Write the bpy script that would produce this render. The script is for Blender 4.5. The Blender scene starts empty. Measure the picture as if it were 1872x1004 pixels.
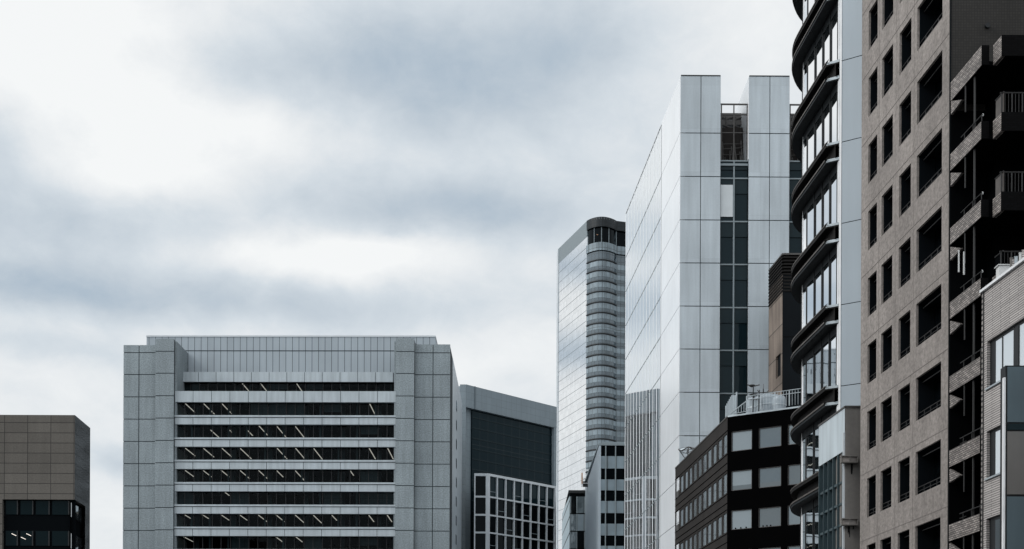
import bpy, math, random
from mathutils import Vector, Matrix
random.seed(7)
R_ = math.radians
# ------------------------------------------------------------------ camera, sky, sun
FPX, CX, HY, CAMZ, ROLL = 2400.0, 936.0, 1315.0, 1.7, 0.004
sc = bpy.context.scene
C = sc.collection
cd = bpy.data.cameras.new('camera'); cam = bpy.data.objects.new('camera', cd); C.objects.link(cam)
cd.sensor_width = 36; cd.lens = 36*FPX/1872; cd.shift_y = (HY-502)/1872; cd.clip_end = 6000; cd.clip_start = .1
cam.matrix_world = Matrix.Translation((0, 0, CAMZ)) @ Matrix.Rotation(R_(90), 4, 'X') @ Matrix.Rotation(ROLL, 4, 'Z')
sc.camera = cam
sc.view_settings.view_transform = 'Standard'; sc.view_settings.look = 'None'
sc.view_settings.exposure = 0.0; sc.view_settings.gamma = 1
SUN_EL, SUN_AZ = 38, -104      # azimuth measured from +Y (view direction) towards +X
sd = bpy.data.lights.new('sun', 'SUN'); so = bpy.data.objects.new('sun', sd); C.objects.link(so)
sd.energy = 1.3; sd.angle = R_(14); sd.color = (1.0, .965, .92)
sdir = Vector((math.sin(R_(SUN_AZ))*math.cos(R_(SUN_EL)), math.cos(R_(SUN_AZ))*math.cos(R_(SUN_EL)), math.sin(R_(SUN_EL))))
so.rotation_euler = sdir.to_track_quat('Z', 'Y').to_euler()

W = bpy.data.worlds.new('World'); sc.world = W; W.use_nodes = True
nt = W.node_tree; N = nt.nodes; L = nt.links; N.clear()
def nd(t, **k):
    n = N.new(t)
    for a, b in k.items(): setattr(n, a, b)
    return n
def mth(op, a, b=None, c=None, clamp=False):
    n = N.new('ShaderNodeMath'); n.operation = op; n.use_clamp = clamp
    for i, v in enumerate((a, b, c)):
        if v is None: continue
        if isinstance(v, (int, float)): n.inputs[i].default_value = v
        else: L.new(v, n.inputs[i])
    return n.outputs[0]
def world():
    tc = nd('ShaderNodeTexCoord')
    sep = nd('ShaderNodeSeparateXYZ'); L.new(tc.outputs['Generated'], sep.inputs[0])
    x, y, z = sep.outputs
    az = mth('ARCTAN2', x, y)
    el = mth('ARCTAN2', z, mth('SQRT', mth('ADD', mth('MULTIPLY', x, x), mth('MULTIPLY', y, y))))
    cmb = nd('ShaderNodeCombineXYZ'); L.new(az, cmb.inputs[0]); L.new(mth('MULTIPLY', el, 1.5), cmb.inputs[1])
    L.new(mth('MULTIPLY', y, .3), cmb.inputs[2])
    def noise(scale, det, rough, dist=0):
        n = nd('ShaderNodeTexNoise'); n.inputs['Scale'].default_value = scale; n.inputs['Detail'].default_value = det
        n.inputs['Roughness'].default_value = rough; n.inputs['Distortion'].default_value = dist
        L.new(cmb.outputs[0], n.inputs['Vector']); return n
    w1 = noise(9, 5, .55); sw = nd('ShaderNodeSeparateColor'); L.new(w1.outputs['Color'], sw.inputs[0])
    azd = mth('ADD', az, mth('MULTIPLY', mth('SUBTRACT', sw.outputs[0], .5), .07))
    eld = mth('ADD', el, mth('MULTIPLY', mth('SUBTRACT', sw.outputs[1], .5), .04))
    blobs = [  # px, py, rx, ry, amount (+ = dark grey-blue, - = bright)
        (735, 135, 290, 90, .52), (560, 120, 150, 60, .12), (1000, 60, 260, 80, .28), (860, 225, 210, 50, .12),
        (790, 375, 230, 52, .60), (160, 430, 230, 60, .58), (25, 300, 110, 70, .42),
        (300, 555, 420, 42, .42), (40, 545, 160, 45, .35), (60, 650, 200, 22, .25), (215, 850, 40, 22, .45), (620, 545, 200, 40, .2),
        (1150, 130, 200, 90, .10), (940, 480, 120, 60, .1), (1000, 400, 160, 50, .12),
        (80, 40, 240, 90, -.42), (440, 275, 150, 50, -.22), (400, 130, 120, 50, .1), (240, 220, 240, 60, -.26), (480, 285, 160, 30, .12), (1250, 330, 120, 60, .1),
        (-1042, 232, 300, 24, .5), (-1042, 330, 300, 28, -.4), (-1042, 450, 300, 34, .65), (-1042, 600, 400, 60, -.35), (230, 330, 150, 45, -.35), (560, 470, 300, 36, -.35),
        (1330, 60, 150, 120, -.22), (900, 640, 300, 60, -.15), (640, 455, 120, 22, -.25), (380, 470, 160, 26, -.15)]
    tot = None
    for px, py, rx, ry, a in blobs:
        ca = math.atan2(px-CX, FPX); ce = math.atan2((HY-py), math.hypot(FPX, px-CX))
        sx = rx/FPX; sy = ry/FPX*.92
        dx = mth('MULTIPLY', mth('SUBTRACT', azd, ca), 1/sx); dy = mth('MULTIPLY', mth('SUBTRACT', eld, ce), 1/sy)
        q = mth('ADD', mth('MULTIPLY', dx, dx), mth('MULTIPLY', dy, dy))
        g = mth('MULTIPLY', mth('EXPONENT', mth('MULTIPLY', q, -.7)), a)
        tot = g if tot is None else mth('ADD', tot, g)
    n2 = noise(6.5, 8, .6, .5); n3 = noise(22, 8, .62, .3)
    d = mth('ADD', mth('ADD', tot, .27), mth('MULTIPLY', mth('SUBTRACT', n2.outputs[0], .5), .5))
    d = mth('ADD', d, mth('MULTIPLY', mth('SUBTRACT', n3.outputs[0], .5), .44))
    rp = nd('ShaderNodeValToRGB'); L.new(d, rp.inputs[0]); e = rp.color_ramp.elements
    e[0].position = 0; e[0].color = (.95, .965, .965, 1)
    e[1].position = 1; e[1].color = (.43, .52, .61, 1)
    for p, c in ((.25, (.83, .86, .88)), (.5, (.68, .74, .79)), (.75, (.56, .63, .695))):
        el_ = rp.color_ramp.elements.new(p); el_.color = (*c, 1)
    sky = nd('ShaderNodeTexSky', sky_type='NISHITA'); sky.sun_disc = False
    sky.sun_elevation = R_(SUN_EL); sky.sun_rotation = R_(SUN_AZ); sky.air_density = 1.2; sky.dust_density = 2
    sc_ = nd('ShaderNodeVectorMath', operation='SCALE'); L.new(rp.outputs[0], sc_.inputs[0]); sc_.inputs['Scale'].default_value = 10.0
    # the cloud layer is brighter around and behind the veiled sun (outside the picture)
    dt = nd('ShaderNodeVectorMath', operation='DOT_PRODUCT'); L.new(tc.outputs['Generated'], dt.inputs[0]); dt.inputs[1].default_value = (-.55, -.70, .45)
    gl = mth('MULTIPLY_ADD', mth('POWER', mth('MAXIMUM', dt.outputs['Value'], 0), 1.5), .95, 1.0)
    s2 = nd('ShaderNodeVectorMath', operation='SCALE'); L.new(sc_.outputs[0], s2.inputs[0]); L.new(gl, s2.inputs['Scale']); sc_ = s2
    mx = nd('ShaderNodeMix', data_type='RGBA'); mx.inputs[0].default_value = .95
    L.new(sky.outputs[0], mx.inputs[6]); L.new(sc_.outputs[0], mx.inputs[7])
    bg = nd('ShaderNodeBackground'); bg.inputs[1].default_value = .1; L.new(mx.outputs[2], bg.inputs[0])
    out = nd('ShaderNodeOutputWorld'); L.new(bg.outputs[0], out.inputs[0])
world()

# ------------------------------------------------------------------ materials
def mat(name, col, rough=.8, var=.12, vscale=.25, streak=0.0, grain=0.0, brick=None, spec=.3, metal=0, bump=.0, tile=None, wave=None):
    """col linear; brick=(w,h,mortar,mortarcol,offset[,variation]) in metres over the face UV"""
    m = bpy.data.materials.new(name); m.use_nodes = True; t = m.node_tree; n = t.nodes; l = t.links
    b = n['Principled BSDF']; b.inputs['Roughness'].default_value = rough; b.inputs['Metallic'].default_value = metal
    b.inputs['Specular IOR Level'].default_value = spec
    tc = n.new('ShaderNodeTexCoord'); uv = tc.outputs['UV']
    def mixm(a, bsock, fac=1.0):
        x = n.new('ShaderNodeMix'); x.data_type = 'RGBA'; x.blend_type = 'MULTIPLY'; x.inputs[0].default_value = fac
        if isinstance(a, tuple): x.inputs[6].default_value = a
        else: l.new(a, x.inputs[6])
        l.new(bsock, x.inputs[7]); return x.outputs[2]
    def ramped(sock, lo, hi):
        r = n.new('ShaderNodeMapRange'); l.new(sock, r.inputs[0]); r.inputs[1].default_value = .3; r.inputs[2].default_value = .7
        r.inputs[3].default_value = lo; r.inputs[4].default_value = hi; return r.outputs[0]
    cur = (*col, 1); height = None
    if brick:
        w, h, mo, mc, off = brick[:5]; bv = brick[5] if len(brick) > 5 else .06
        br = n.new('ShaderNodeTexBrick'); l.new(uv, br.inputs['Vector']); br.offset = off; br.squash = 1
        br.inputs['Scale'].default_value = 1; br.inputs['Brick Width'].default_value = w; br.inputs['Row Height'].default_value = h
        br.inputs['Mortar Size'].default_value = mo; br.inputs['Mortar Smooth'].default_value = .1; br.inputs['Bias'].default_value = 0
        br.inputs['Color1'].default_value = (*[c*(1-bv) for c in col], 1); br.inputs['Color2'].default_value = (*[c*(1+bv) for c in col], 1)
        br.inputs['Mortar'].default_value = (*mc, 1); cur = br.outputs['Color']
        inv = n.new('ShaderNodeMath'); inv.operation = 'SUBTRACT'; inv.inputs[0].default_value = 1; l.new(br.outputs['Fac'], inv.inputs[1]); height = inv.outputs[0]
    if var:
        nz = n.new('ShaderNodeTexNoise'); nz.inputs['Scale'].default_value = vscale; nz.inputs['Detail'].default_value = 6; l.new(uv, nz.inputs['Vector'])
        cur = mixm(cur, ramped(nz.outputs[0], 1-var, 1+var))
    if streak:
        mp = n.new('ShaderNodeMapping'); mp.inputs['Scale'].default_value = (1.6, .12, 1); l.new(uv, mp.inputs[0])
        nz = n.new('ShaderNodeTexNoise'); nz.inputs['Scale'].default_value = 1.0; nz.inputs['Detail'].default_value = 5; l.new(mp.outputs[0], nz.inputs['Vector'])
        cur = mixm(cur, ramped(nz.outputs[0], 1-streak, 1+streak*.5))
    if grain:
        nz = n.new('ShaderNodeTexNoise'); nz.inputs['Scale'].default_value = 5; nz.inputs['Detail'].default_value = 4; nz.inputs['Roughness'].default_value = .8; l.new(uv, nz.inputs['Vector'])
        cur = mixm(cur, ramped(nz.outputs[0], 1-grain, 1+grain))
    if isinstance(cur, tuple): b.inputs['Base Color'].default_value = cur
    else: l.new(cur, b.inputs['Base Color'])
    if bump and height is not None:
        bp = n.new('ShaderNodeBump'); bp.inputs['Strength'].default_value = bump; bp.inputs['Distance'].default_value = .02
        l.new(height, bp.inputs['Height']); l.new(bp.outputs[0], b.inputs['Normal'])
    return m
def glass(name, col, tint=(.8, .86, .9), f0=.08, rough=.03, wav=.012, brick=None, trans=0.0, power=4.0, wscale=.35):
    """architectural glass: dark body + mirror layer that strengthens at grazing angles"""
    m = bpy.data.materials.new(name); m.use_nodes = True; t = m.node_tree; n = t.nodes; l = t.links; n.clear()
    out = n.new('ShaderNodeOutputMaterial'); tc = n.new('ShaderNodeTexCoord'); uv = tc.outputs['UV']
    if trans: body = n.new('ShaderNodeBsdfTransparent'); body.inputs[0].default_value = (trans*.9, trans, trans, 1)
    else: body = n.new('ShaderNodeBsdfDiffuse'); body.inputs[0].default_value = (*col, 1)
    gl = n.new('ShaderNodeBsdfGlossy'); gl.inputs['Roughness'].default_value = rough; gl.inputs[0].default_value = (*tint, 1)
    nz = n.new('ShaderNodeTexNoise'); nz.inputs['Scale'].default_value = wscale; nz.inputs['Detail'].default_value = 3; l.new(uv, nz.inputs['Vector'])
    bp = n.new('ShaderNodeBump'); bp.inputs['Strength'].default_value = 1; bp.inputs['Distance'].default_value = wav
    l.new(nz.outputs[0], bp.inputs['Height']); l.new(bp.outputs[0], gl.inputs['Normal'])
    lw = n.new('ShaderNodeLayerWeight'); lw.inputs[0].default_value = .5
    pw = n.new('ShaderNodeMath'); pw.operation = 'POWER'; pw.inputs[1].default_value = power; l.new(lw.outputs['Facing'], pw.inputs[0])
    mr = n.new('ShaderNodeMapRange'); l.new(pw.outputs[0], mr.inputs[0]); mr.inputs[3].default_value = f0; mr.inputs[4].default_value = 1
    mx = n.new('ShaderNodeMixShader'); l.new(mr.outputs[0], mx.inputs[0]); l.new(body.outputs[0], mx.inputs[1]); l.new(gl.outputs[0], mx.inputs[2])
    last = mx.outputs[0]
    if brick:
        w, h, mo, mc, off = brick
        br = n.new('ShaderNodeTexBrick'); l.new(uv, br.inputs['Vector']); br.offset = off
        br.inputs['Scale'].default_value = 1; br.inputs['Brick Width'].default_value = w; br.inputs['Row Height'].default_value = h
        br.inputs['Mortar Size'].default_value = mo; br.inputs['Mortar Smooth'].default_value = .1
        # each pane tints and tilts a little differently
        br.inputs['Color1'].default_value = (.9, .9, .9, 1); br.inputs['Color2'].default_value = (1, 1, 1, 1); br.inputs['Mortar'].default_value = (1, 1, 1, 1)
        ml = n.new('ShaderNodeMix'); ml.data_type = 'RGBA'; ml.blend_type = 'MULTIPLY'; ml.inputs[0].default_value = 1; ml.inputs[6].default_value = (*tint, 1)
        l.new(br.outputs['Color'], ml.inputs[7]); l.new(ml.outputs[2], gl.inputs[0])
        df = n.new('ShaderNodeBsdfPrincipled'); df.inputs['Base Color'].default_value = (*mc, 1); df.inputs['Roughness'].default_value = .5
        m2 = n.new('ShaderNodeMixShader'); l.new(br.outputs['Fac'], m2.inputs[0]); l.new(last, m2.inputs[1]); l.new(df.outputs[0], m2.inputs[2]); last = m2.outputs[0]
    l.new(last, out.inputs[0]); return m
def emit(name, col, s):
    m = bpy.data.materials.new(name); m.use_nodes = True; b = m.node_tree.nodes['Principled BSDF']
    b.inputs['Base Color'].default_value = (*col, 1); b.inputs['Emission Color'].default_value = (*col, 1); b.inputs['Emission Strength'].default_value = s
    return m

# ------------------------------------------------------------------ geometry helpers
def ray(px, py):
    dxo, dyo = px-CX, py-HY
    return (dxo+ROLL*dyo)/FPX, -(dyo-ROLL*dxo)/FPX
def at(px, py, Y):
    a, b = ray(px, py); return Vector((a*Y, Y, CAMZ+b*Y))
class Face:
    """vertical plane: u runs along it (to the right in the picture), z up, n towards the viewer"""
    def __init__(s, px, py, Y, vx=None, d=None, o=None):
        s.A = Vector((*at(px, py, Y)[:2],)) if o is None else Vector(o)
        if d is None:
            d = Vector(((vx-CX)/FPX, 1))
        s.d = Vector(d).normalized()
        # orient to the right in the picture
        B = s.A+s.d*.5
        if B.x/B.y < s.A.x/s.A.y: s.d = -s.d
        s.nrm = Vector((s.d.y, -s.d.x))
    def uz(s, px, py):
        a, b = ray(px, py); t = (a*s.A.y-s.A.x)/(s.d.x-a*s.d.y); Y = s.A.y+s.d.y*t
        return t, CAMZ+b*Y
    def u(s, px, py=700): return s.uz(px, py)[0]
    def z(s, px, py): return s.uz(px, py)[1]
    def P(s, u, z, n=0):
        p = s.A+s.d*u+s.nrm*n; return Vector((p.x, p.y, z))
    def off(s, n):
        p = s.A+s.nrm*n; return Face(0, 0, 0, d=s.d, o=(p.x, p.y))
    def turn(s, u, side=1):
        """face that runs away at right angles from position u (goes deeper)"""
        p = s.A+s.d*u; f = Face.__new__(Face); f.A = p; f.d = -s.nrm if side == 1 else s.nrm; f.nrm = Vector((f.d.y, -f.d.x)); return f
class MB:
    def __init__(s): s.v = []; s.f = []; s.uv = []
    def quad(s, pts, uvs):
        i = len(s.v); s.v += [tuple(p) for p in pts]; s.f.append(tuple(range(i, i+len(pts)))); s.uv.append(uvs); return s
    def box(s, F, u0, u1, z0, z1, n0, n1):
        """box on a face; n1 is the outer side"""
        if u0 > u1: u0, u1 = u1, u0
        if z0 > z1: z0, z1 = z1, z0
        if n0 > n1: n0, n1 = n1, n0
        P = F.P
        s.quad([P(u0, z0, n1), P(u1, z0, n1), P(u1, z1, n1), P(u0, z1, n1)], [(u0, z0), (u1, z0), (u1, z1), (u0, z1)])
        s.quad([P(u1, z0, n0), P(u0, z0, n0), P(u0, z1, n0), P(u1, z1, n0)], [(u1, z0), (u0, z0), (u0, z1), (u1, z1)])
        s.quad([P(u0, z0, n0), P(u0, z0, n1), P(u0, z1, n1), P(u0, z1, n0)], [(n0, z0), (n1, z0), (n1, z1), (n0, z1)])
        s.quad([P(u1, z0, n1), P(u1, z0, n0), P(u1, z1, n0), P(u1, z1, n1)], [(n1, z0), (n0, z0), (n0, z1), (n1, z1)])
        s.quad([P(u0, z1, n1), P(u1, z1, n1), P(u1, z1, n0), P(u0, z1, n0)], [(u0, n1), (u1, n1), (u1, n0), (u0, n0)])
        s.quad([P(u0, z0, n0), P(u1, z0, n0), P(u1, z0, n1), P(u0, z0, n1)], [(u0, n0), (u1, n0), (u1, n1), (u0, n1)])
        return s
    def wall(s, F, u0, u1, z0, z1, ops, th, n=0):
        us = sorted({u0, u1, *[o[0] for o in ops], *[o[1] for o in ops]}); zs = sorted({z0, z1, *[o[2] for o in ops], *[o[3] for o in ops]})
        us = [u for u in us if u0-1e-6 <= u <= u1+1e-6]; zs = [z for z in zs if z0-1e-6 <= z <= z1+1e-6]
        P = F.P
        for i in range(len(us)-1):
            for j in range(len(zs)-1):
                a, b, c, d = us[i], us[i+1], zs[j], zs[j+1]; um, zm = (a+b)/2, (c+d)/2
                if any(o[0] < um < o[1] and o[2] < zm < o[3] for o in ops): continue
                s.quad([P(a, c, n), P(b, c, n), P(b, d, n), P(a, d, n)], [(a, c), (b, c), (b, d), (a, d)])
        for a, b, c, d in ops:
            s.quad([P(a, c, n), P(a, d, n), P(a, d, n-th), P(a, c, n-th)], [(0, c), (0, d), (th, d), (th, c)])
            s.quad([P(b, c, n-th), P(b, d, n-th), P(b, d, n), P(b, c, n)], [(0, c), (0, d), (th, d), (th, c)])
            s.quad([P(a, d, n), P(b, d, n), P(b, d, n-th), P(a, d, n-th)], [(a, 0), (b, 0), (b, th), (a, th)])
            s.quad([P(a, c, n-th), P(b, c, n-th), P(b, c, n), P(a, c, n)], [(a, 0), (b, 0), (b, th), (a, th)])
        for (ua, ub) in ((u0, u0), (u1, u1)):
            s.quad([P(ua, z0, n), P(ua, z0, n-th), P(ua, z1, n-th), P(ua, z1, n)], [(0, z0), (th, z0), (th, z1), (0, z1)])
        s.quad([P(u0, z1, n), P(u1, z1, n), P(u1, z1, n-th), P(u0, z1, n-th)], [(u0, 0), (u1, 0), (u1, th), (u0, th)])
        s.quad([P(u0, z0, n-th), P(u1, z0, n-th), P(u1, z0, n), P(u0, z0, n)], [(u0, 0), (u1, 0), (u1, th), (u0, th)])
        return s
    def prism(s, pts, z0, z1, closed=True):
        t = 0; n = len(pts)
        for i in range(n if closed else n-1):
            a, b = Vector(pts[i]), Vector(pts[(i+1) % n]); w = (b-a).length
            s.quad([(a.x, a.y, z0), (b.x, b.y, z0), (b.x, b.y, z1), (a.x, a.y, z1)], [(t, z0), (t+w, z0), (t+w, z1), (t, z1)]); t += w
        if closed:
            s.quad([(p[0], p[1], z1) for p in pts], [(p[0], p[1]) for p in pts])
            s.quad([(p[0], p[1], z0) for p in reversed(pts)], [(p[0], p[1]) for p in reversed(pts)])
        return s
    def tube(s, a, b, r, k=6, r2=None):
        a = Vector(a); b = Vector(b); r2 = r if r2 is None else r2
        ax = (b-a).normalized(); e1 = ax.orthogonal().normalized(); e2 = ax.cross(e1)
        A = [a+(e1*math.cos(2*math.pi*i/k)+e2*math.sin(2*math.pi*i/k))*r for i in range(k)]
        B = [b+(e1*math.cos(2*math.pi*i/k)+e2*math.sin(2*math.pi*i/k))*r2 for i in range(k)]
        L_ = (b-a).length
        for i in range(k):
            j = (i+1) % k; s.quad([A[i], A[j], B[j], B[i]], [(i*r, 0), (j*r, 0), (j*r, L_), (i*r, L_)])
        s.quad(A[::-1], [(0, 0)]*k); s.quad(B, [(0, 0)]*k); return s
    def cyl(s, c, r, z0, z1, k=20):
        pts = [(c[0]+r*math.cos(2*math.pi*i/k), c[1]+r*math.sin(2*math.pi*i/k)) for i in range(k)]
        return s.prism(pts, z0, z1)
    def lathe(s, c, prof, k=20):
        for (r0, z0), (r1, z1) in zip(prof, prof[1:]):
            for i in range(k):
                a, b = 2*math.pi*i/k, 2*math.pi*(i+1)/k
                q = [(c[0]+r0*math.cos(a), c[1]+r0*math.sin(a), z0), (c[0]+r0*math.cos(b), c[1]+r0*math.sin(b), z0),
                     (c[0]+r1*math.cos(b), c[1]+r1*math.sin(b), z1), (c[0]+r1*math.cos(a), c[1]+r1*math.sin(a), z1)]
                s.quad(q, [(r0*a, z0), (r0*b, z0), (r1*b, z1), (r1*a, z1)])
        return s
    def build(s, name, m, parent=None, root=None, label=None, smooth=False):
        o0 = root or parent
        base = Vector((0, 0, 0)); top = parent
        while top is not None:
            base += top.location; top = top.parent
        me = bpy.data.meshes.new(name)
        org = base
        if parent is None:   # put the origin at the base of the mesh
            xs = [v[0] for v in s.v]; ys = [v[1] for v in s.v]; zs = [v[2] for v in s.v]
            org = Vector(((min(xs)+max(xs))/2, (min(ys)+max(ys))/2, min(zs)))
        me.from_pydata([tuple(Vector(v)-org) for v in s.v], [], s.f)
        ul = me.uv_layers.new(name='UVMap'); i = 0
        for uvs in s.uv:
            for q in uvs: ul.data[i].uv = q; i += 1
        me.materials.append(m); me.validate()
        if smooth:
            for p in me.polygons: p.use_smooth = True
        o = bpy.data.objects.new(name, me); C.objects.link(o)
        if parent is None: o.location = org
        else: o.parent = parent
        if label: o['label'] = label
        return o
def thing(name, label, cat, loc, group=None):
    o = bpy.data.objects.new(name, None); C.objects.link(o); o.location = loc; o.empty_display_size = 1
    o['label'] = label; o['category'] = cat
    if group: o['group'] = group
    return o
def tag(o, label, cat, group=None):
    o['label'] = label; o['category'] = cat
    if group: o['group'] = group
def struct(o): o['kind'] = 'structure'; return o
def box1(F, u0, u1, z0, z1, n0, n1): return MB().box(F, u0, u1, z0, z1, n0, n1)

# ------------------------------------------------------------------ material library
M = {}
M['asphalt'] = mat('asphalt', (.05, .05, .052), .9, .2, .4)
M['paving'] = mat('paving', (.2, .2, .2), .9, .15, .5, brick=(.6, .6, .01, (.1, .1, .1), .5))
M['soil'] = mat('ground_concrete', (.12, .12, .12), .9, .2, .05)
M['line'] = mat('road_paint', (.75, .75, .72), .7, .15, 2)
PJ = (.035, .045, .055)
M['granite'] = mat('granite_panel', (.235, .275, .296), .7, .14, .12, streak=.12, grain=.42)
M['groove'] = mat('joint_groove', (.03, .04, .045), .9, 0)
M['groove_soft'] = mat('soft_joint', (.13, .16, .18), .9, 0)
M['spandrel'] = mat('spandrel_panel', (.42, .475, .51), .6, .06, .2, streak=.16, grain=.06)
M['penthouse'] = mat('penthouse_cladding', (.34, .39, .43), .55, .08, .1, streak=.05, brick=(1.17, 60, .045, PJ, 0, .05))
M['office_glass'] = glass('office_glass', (.01, .01, .012), f0=.006, trans=.5, tint=(.6, .7, .75))
M['black_wall'] = mat('dark_interior', (.004, .005, .006), .9, .2, .5, spec=0)
M['ceiling'] = mat('dark_ceiling', (.006, .007, .008), .9, 0, spec=0)
M['blind'] = mat('teal_blind', (.032, .048, .056), .9, .15, .8, brick=(1.5, 20, .03, (.02, .02, .02), 0))
M['blind2'] = mat('pale_blind', (.6, .64, .66), .9, .05, .8)
M['tube'] = emit('fluorescent_tube_and_reflection', (1, .9, .8), .8)
M['dark_frame'] = mat('dark_frame', (.008, .010, .012), .5, 0)
M['mid_frame'] = mat('grey_frame', (.20, .24, .26), .5, 0)
M['pale_frame'] = mat('pale_frame', (.55, .59, .62), .45, .05, .5)
M['brown_panel'] = mat('brown_stone_panel', (.100, .092, .082), .75, .08, .2, grain=.18, streak=.08, brick=(2.95, 1.29, .045, (.028, .026, .024), 0, .12), bump=.2)
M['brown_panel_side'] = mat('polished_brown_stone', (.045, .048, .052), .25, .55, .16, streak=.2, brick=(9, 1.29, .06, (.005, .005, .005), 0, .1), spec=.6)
M['glass_black'] = glass('black_glass', (.002, .003, .004), f0=.006, tint=(.7, .8, .85))
M['glass_teal'] = glass('teal_glass', (.006, .014, .018), f0=.013, tint=(.7, .82, .88))
M['glass_mirror'] = glass('mirror_glass', (.03, .035, .04), f0=.30, tint=(.93, .96, .98), wav=.02, power=2.0)
M['ground_tower_side'] = glass('tower_mirror', (.25, .28, .30), f0=.6, tint=(.97, .98, .99), rough=.04, wav=.025, power=1.2, wscale=.03, brick=(1.6, 4.0, .05, (.5, .54, .58), 0))
M['tower_front'] = glass('tower_front_glass', (.02, .034, .042), f0=.15, tint=(.62, .70, .76), rough=.06, wav=.03, power=2.5, wscale=.2, brick=(1.5, 2.0, .10, (.05, .065, .075), 0))
M['crown'] = mat('blue_black_crown', (.008, .014, .018), .4, .1, .2, brick=(1.5, 1.2, .1, (.002, .004, .005), 0), spec=.3)
M['tower_spandrel'] = mat('tower_spandrel', (.19, .245, .28), .4, .25, .25, brick=(1.5, 30, .12, (.08, .10, .11), 0), spec=.5)
M['grey_conc'] = mat('blue_grey_cladding', (.205, .25, .28), .6, .06, .1, brick=(1.5, 1.5, .03, (.15, .18, .2), 0, .03), streak=.05)
M['grey_glass'] = glass('slate_glass', (.004, .011, .015), f0=.014, tint=(.55, .68, .74), wav=.03, wscale=.12, brick=(2.4, 60, .03, (.008, .016, .021), 0))
M['white_metal'] = mat('white_metal_panel', (.43, .485, .525), .42, .13, .08, streak=.12, grain=.05, brick=(2.3, 4.95, .012, (.36, .41, .44), 0, .06), spec=.5)
M['white_side'] = mat('pale_enamel_panel', (.78, .81, .84), .22, .05, .15, streak=.04, spec=.8)
M['white_fin'] = mat('white_fin', (.80, .83, .86), .35, .03, .5, spec=.5)
M['dark_spandrel'] = mat('dark_teal_spandrel', (.010, .021, .026), .35, .1, .5, spec=.12)
M['louvre'] = mat('dark_louvre', (.05, .05, .05), .6, .1, .5, brick=(30, .35, .13, (.012, .012, .012), 0))
M['rust_stone'] = mat('rusty_brown_stone', (.20, .165, .14), .75, .35, .22, streak=.35, grain=.1, brick=(60, 3.1, .05, (.04, .035, .03), 0, .15))
M['shaded_stone'] = mat('shaded_stone', (.006, .008, .010), .6, .2, .2, brick=(9, 6, .06, (.002, .002, .002), 0), spec=.05)  # unlit front of the brown stone building, shade put into the colour
M['dark_brick'] = mat('dark_brown_panel', (.021, .018, .0165), .7, .12, .5, brick=(2.4, 60, .03, (.02, .02, .02), 0, .1), streak=.15, spec=.2)
M['black_panel'] = mat('black_panel', (.0018, .0018, .002), .8, .1, .5, spec=0)
WG = [glass('grey_reflecting_glass_%s' % 'abcd'[i], c, f0=f, tint=(.72, .82, .88), wav=.03, wscale=.5) for i, (c, f) in enumerate((((.075, .095, .105), .10), ((.04, .055, .065), .085), ((.14, .165, .18), .10), ((.055, .065, .07), .075)))]
M['window_grey'] = WG[0]
M['ledge'] = mat('dark_bronze_ledge', (.012, .011, .0105), .6, .2, .6, spec=.1, brick=(1.35, 30, .012, (.008, .008, .008), 0))
M['ledge_lip'] = mat('worn_bronze_lip', (.085, .076, .07), .5, .35, 1.2, spec=.3)
M['soffit'] = mat('slate_soffit', (.014, .018, .021), .7, .1, .5, brick=(1.35, 30, .02, (.008, .008, .008), 0), spec=.2)
M['grey_panel'] = mat('blue_grey_panel', (.36, .42, .47), .45, .05, .15, streak=.05, spec=.4)
M['taupe'] = mat('taupe_cladding', (.19, .18, .17), .75, .15, .4, streak=.25, grain=.1)
M['pale_weathered'] = mat('weathered_pale_panel', (.50, .57, .61), .5, .06, .3, streak=.22, spec=.4)
M['bracket_panel'] = mat('stained_cream_panel', (.36, .33, .31), .7, .3, 3, streak=.4)
M['teal_frame'] = mat('teal_fin', (.035, .06, .07), .45, .1, .6, spec=.5)
M['stucco'] = mat('beige_brown_render', (.255, .232, .217), .85, .14, .3, streak=.16, grain=.38, brick=(3.1, 3.2, .012, (.215, .197, .187), 0, .05))
M['stucco_joint'] = mat('render_joint_shade', (.215, .197, .187), .85, .1, .5)
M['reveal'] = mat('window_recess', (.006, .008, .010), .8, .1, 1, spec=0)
M['steel'] = mat('dark_steel', (.075, .072, .07), .5, .1, 1, metal=.2)
M['black_tile'] = mat('black_wall_tile', (.031, .029, .027), .7, .2, .3, brick=(.11, .11, .016, (.022, .021, .020), 0, .12), spec=.2)
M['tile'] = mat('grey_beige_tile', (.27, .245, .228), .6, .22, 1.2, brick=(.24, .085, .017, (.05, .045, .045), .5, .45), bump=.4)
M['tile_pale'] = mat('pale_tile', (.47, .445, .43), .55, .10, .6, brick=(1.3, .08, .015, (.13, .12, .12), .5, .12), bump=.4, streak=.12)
M['front_tile'] = mat('shaded_front_tile', (.0025, .0025, .003), .7, .2, .5, brick=(.24, .085, .012, (.0015, .0015, .0015), .5, .3), spec=.05)  # balcony tile on front-facing sides, with their shade put into the colour
M['void'] = mat('dark_plaster_and_shade', (.003, .0035, .004), .9, .2, .5, spec=0)
M['rail'] = mat('grey_rail', (.032, .032, .032), .5, .1, 1, metal=.3)
M['tank'] = mat('tank_enamel', (.33, .38, .42), .5, .25, 1.5, streak=.3)
M['galv'] = mat('galvanised_steel', (.38, .43, .46), .4, .15, 1.5, metal=.2)
M['white_paint'] = mat('white_paint', (.78, .80, .82), .5, .08, 1)
M['ac_white'] = mat('air_conditioner_casing', (.62, .63, .63), .5, .06, 2)
M['sign_teal'] = mat('sign_teal_board', (.085, .12, .14), .55, .08, .6, streak=.1)
M['sign_brown'] = mat('sign_grey_board', (.14, .135, .13), .6, .08, .6, streak=.1)
M['orange'] = mat('faded_orange_paint', (.42, .24, .14), .6, .2, 2)
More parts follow.
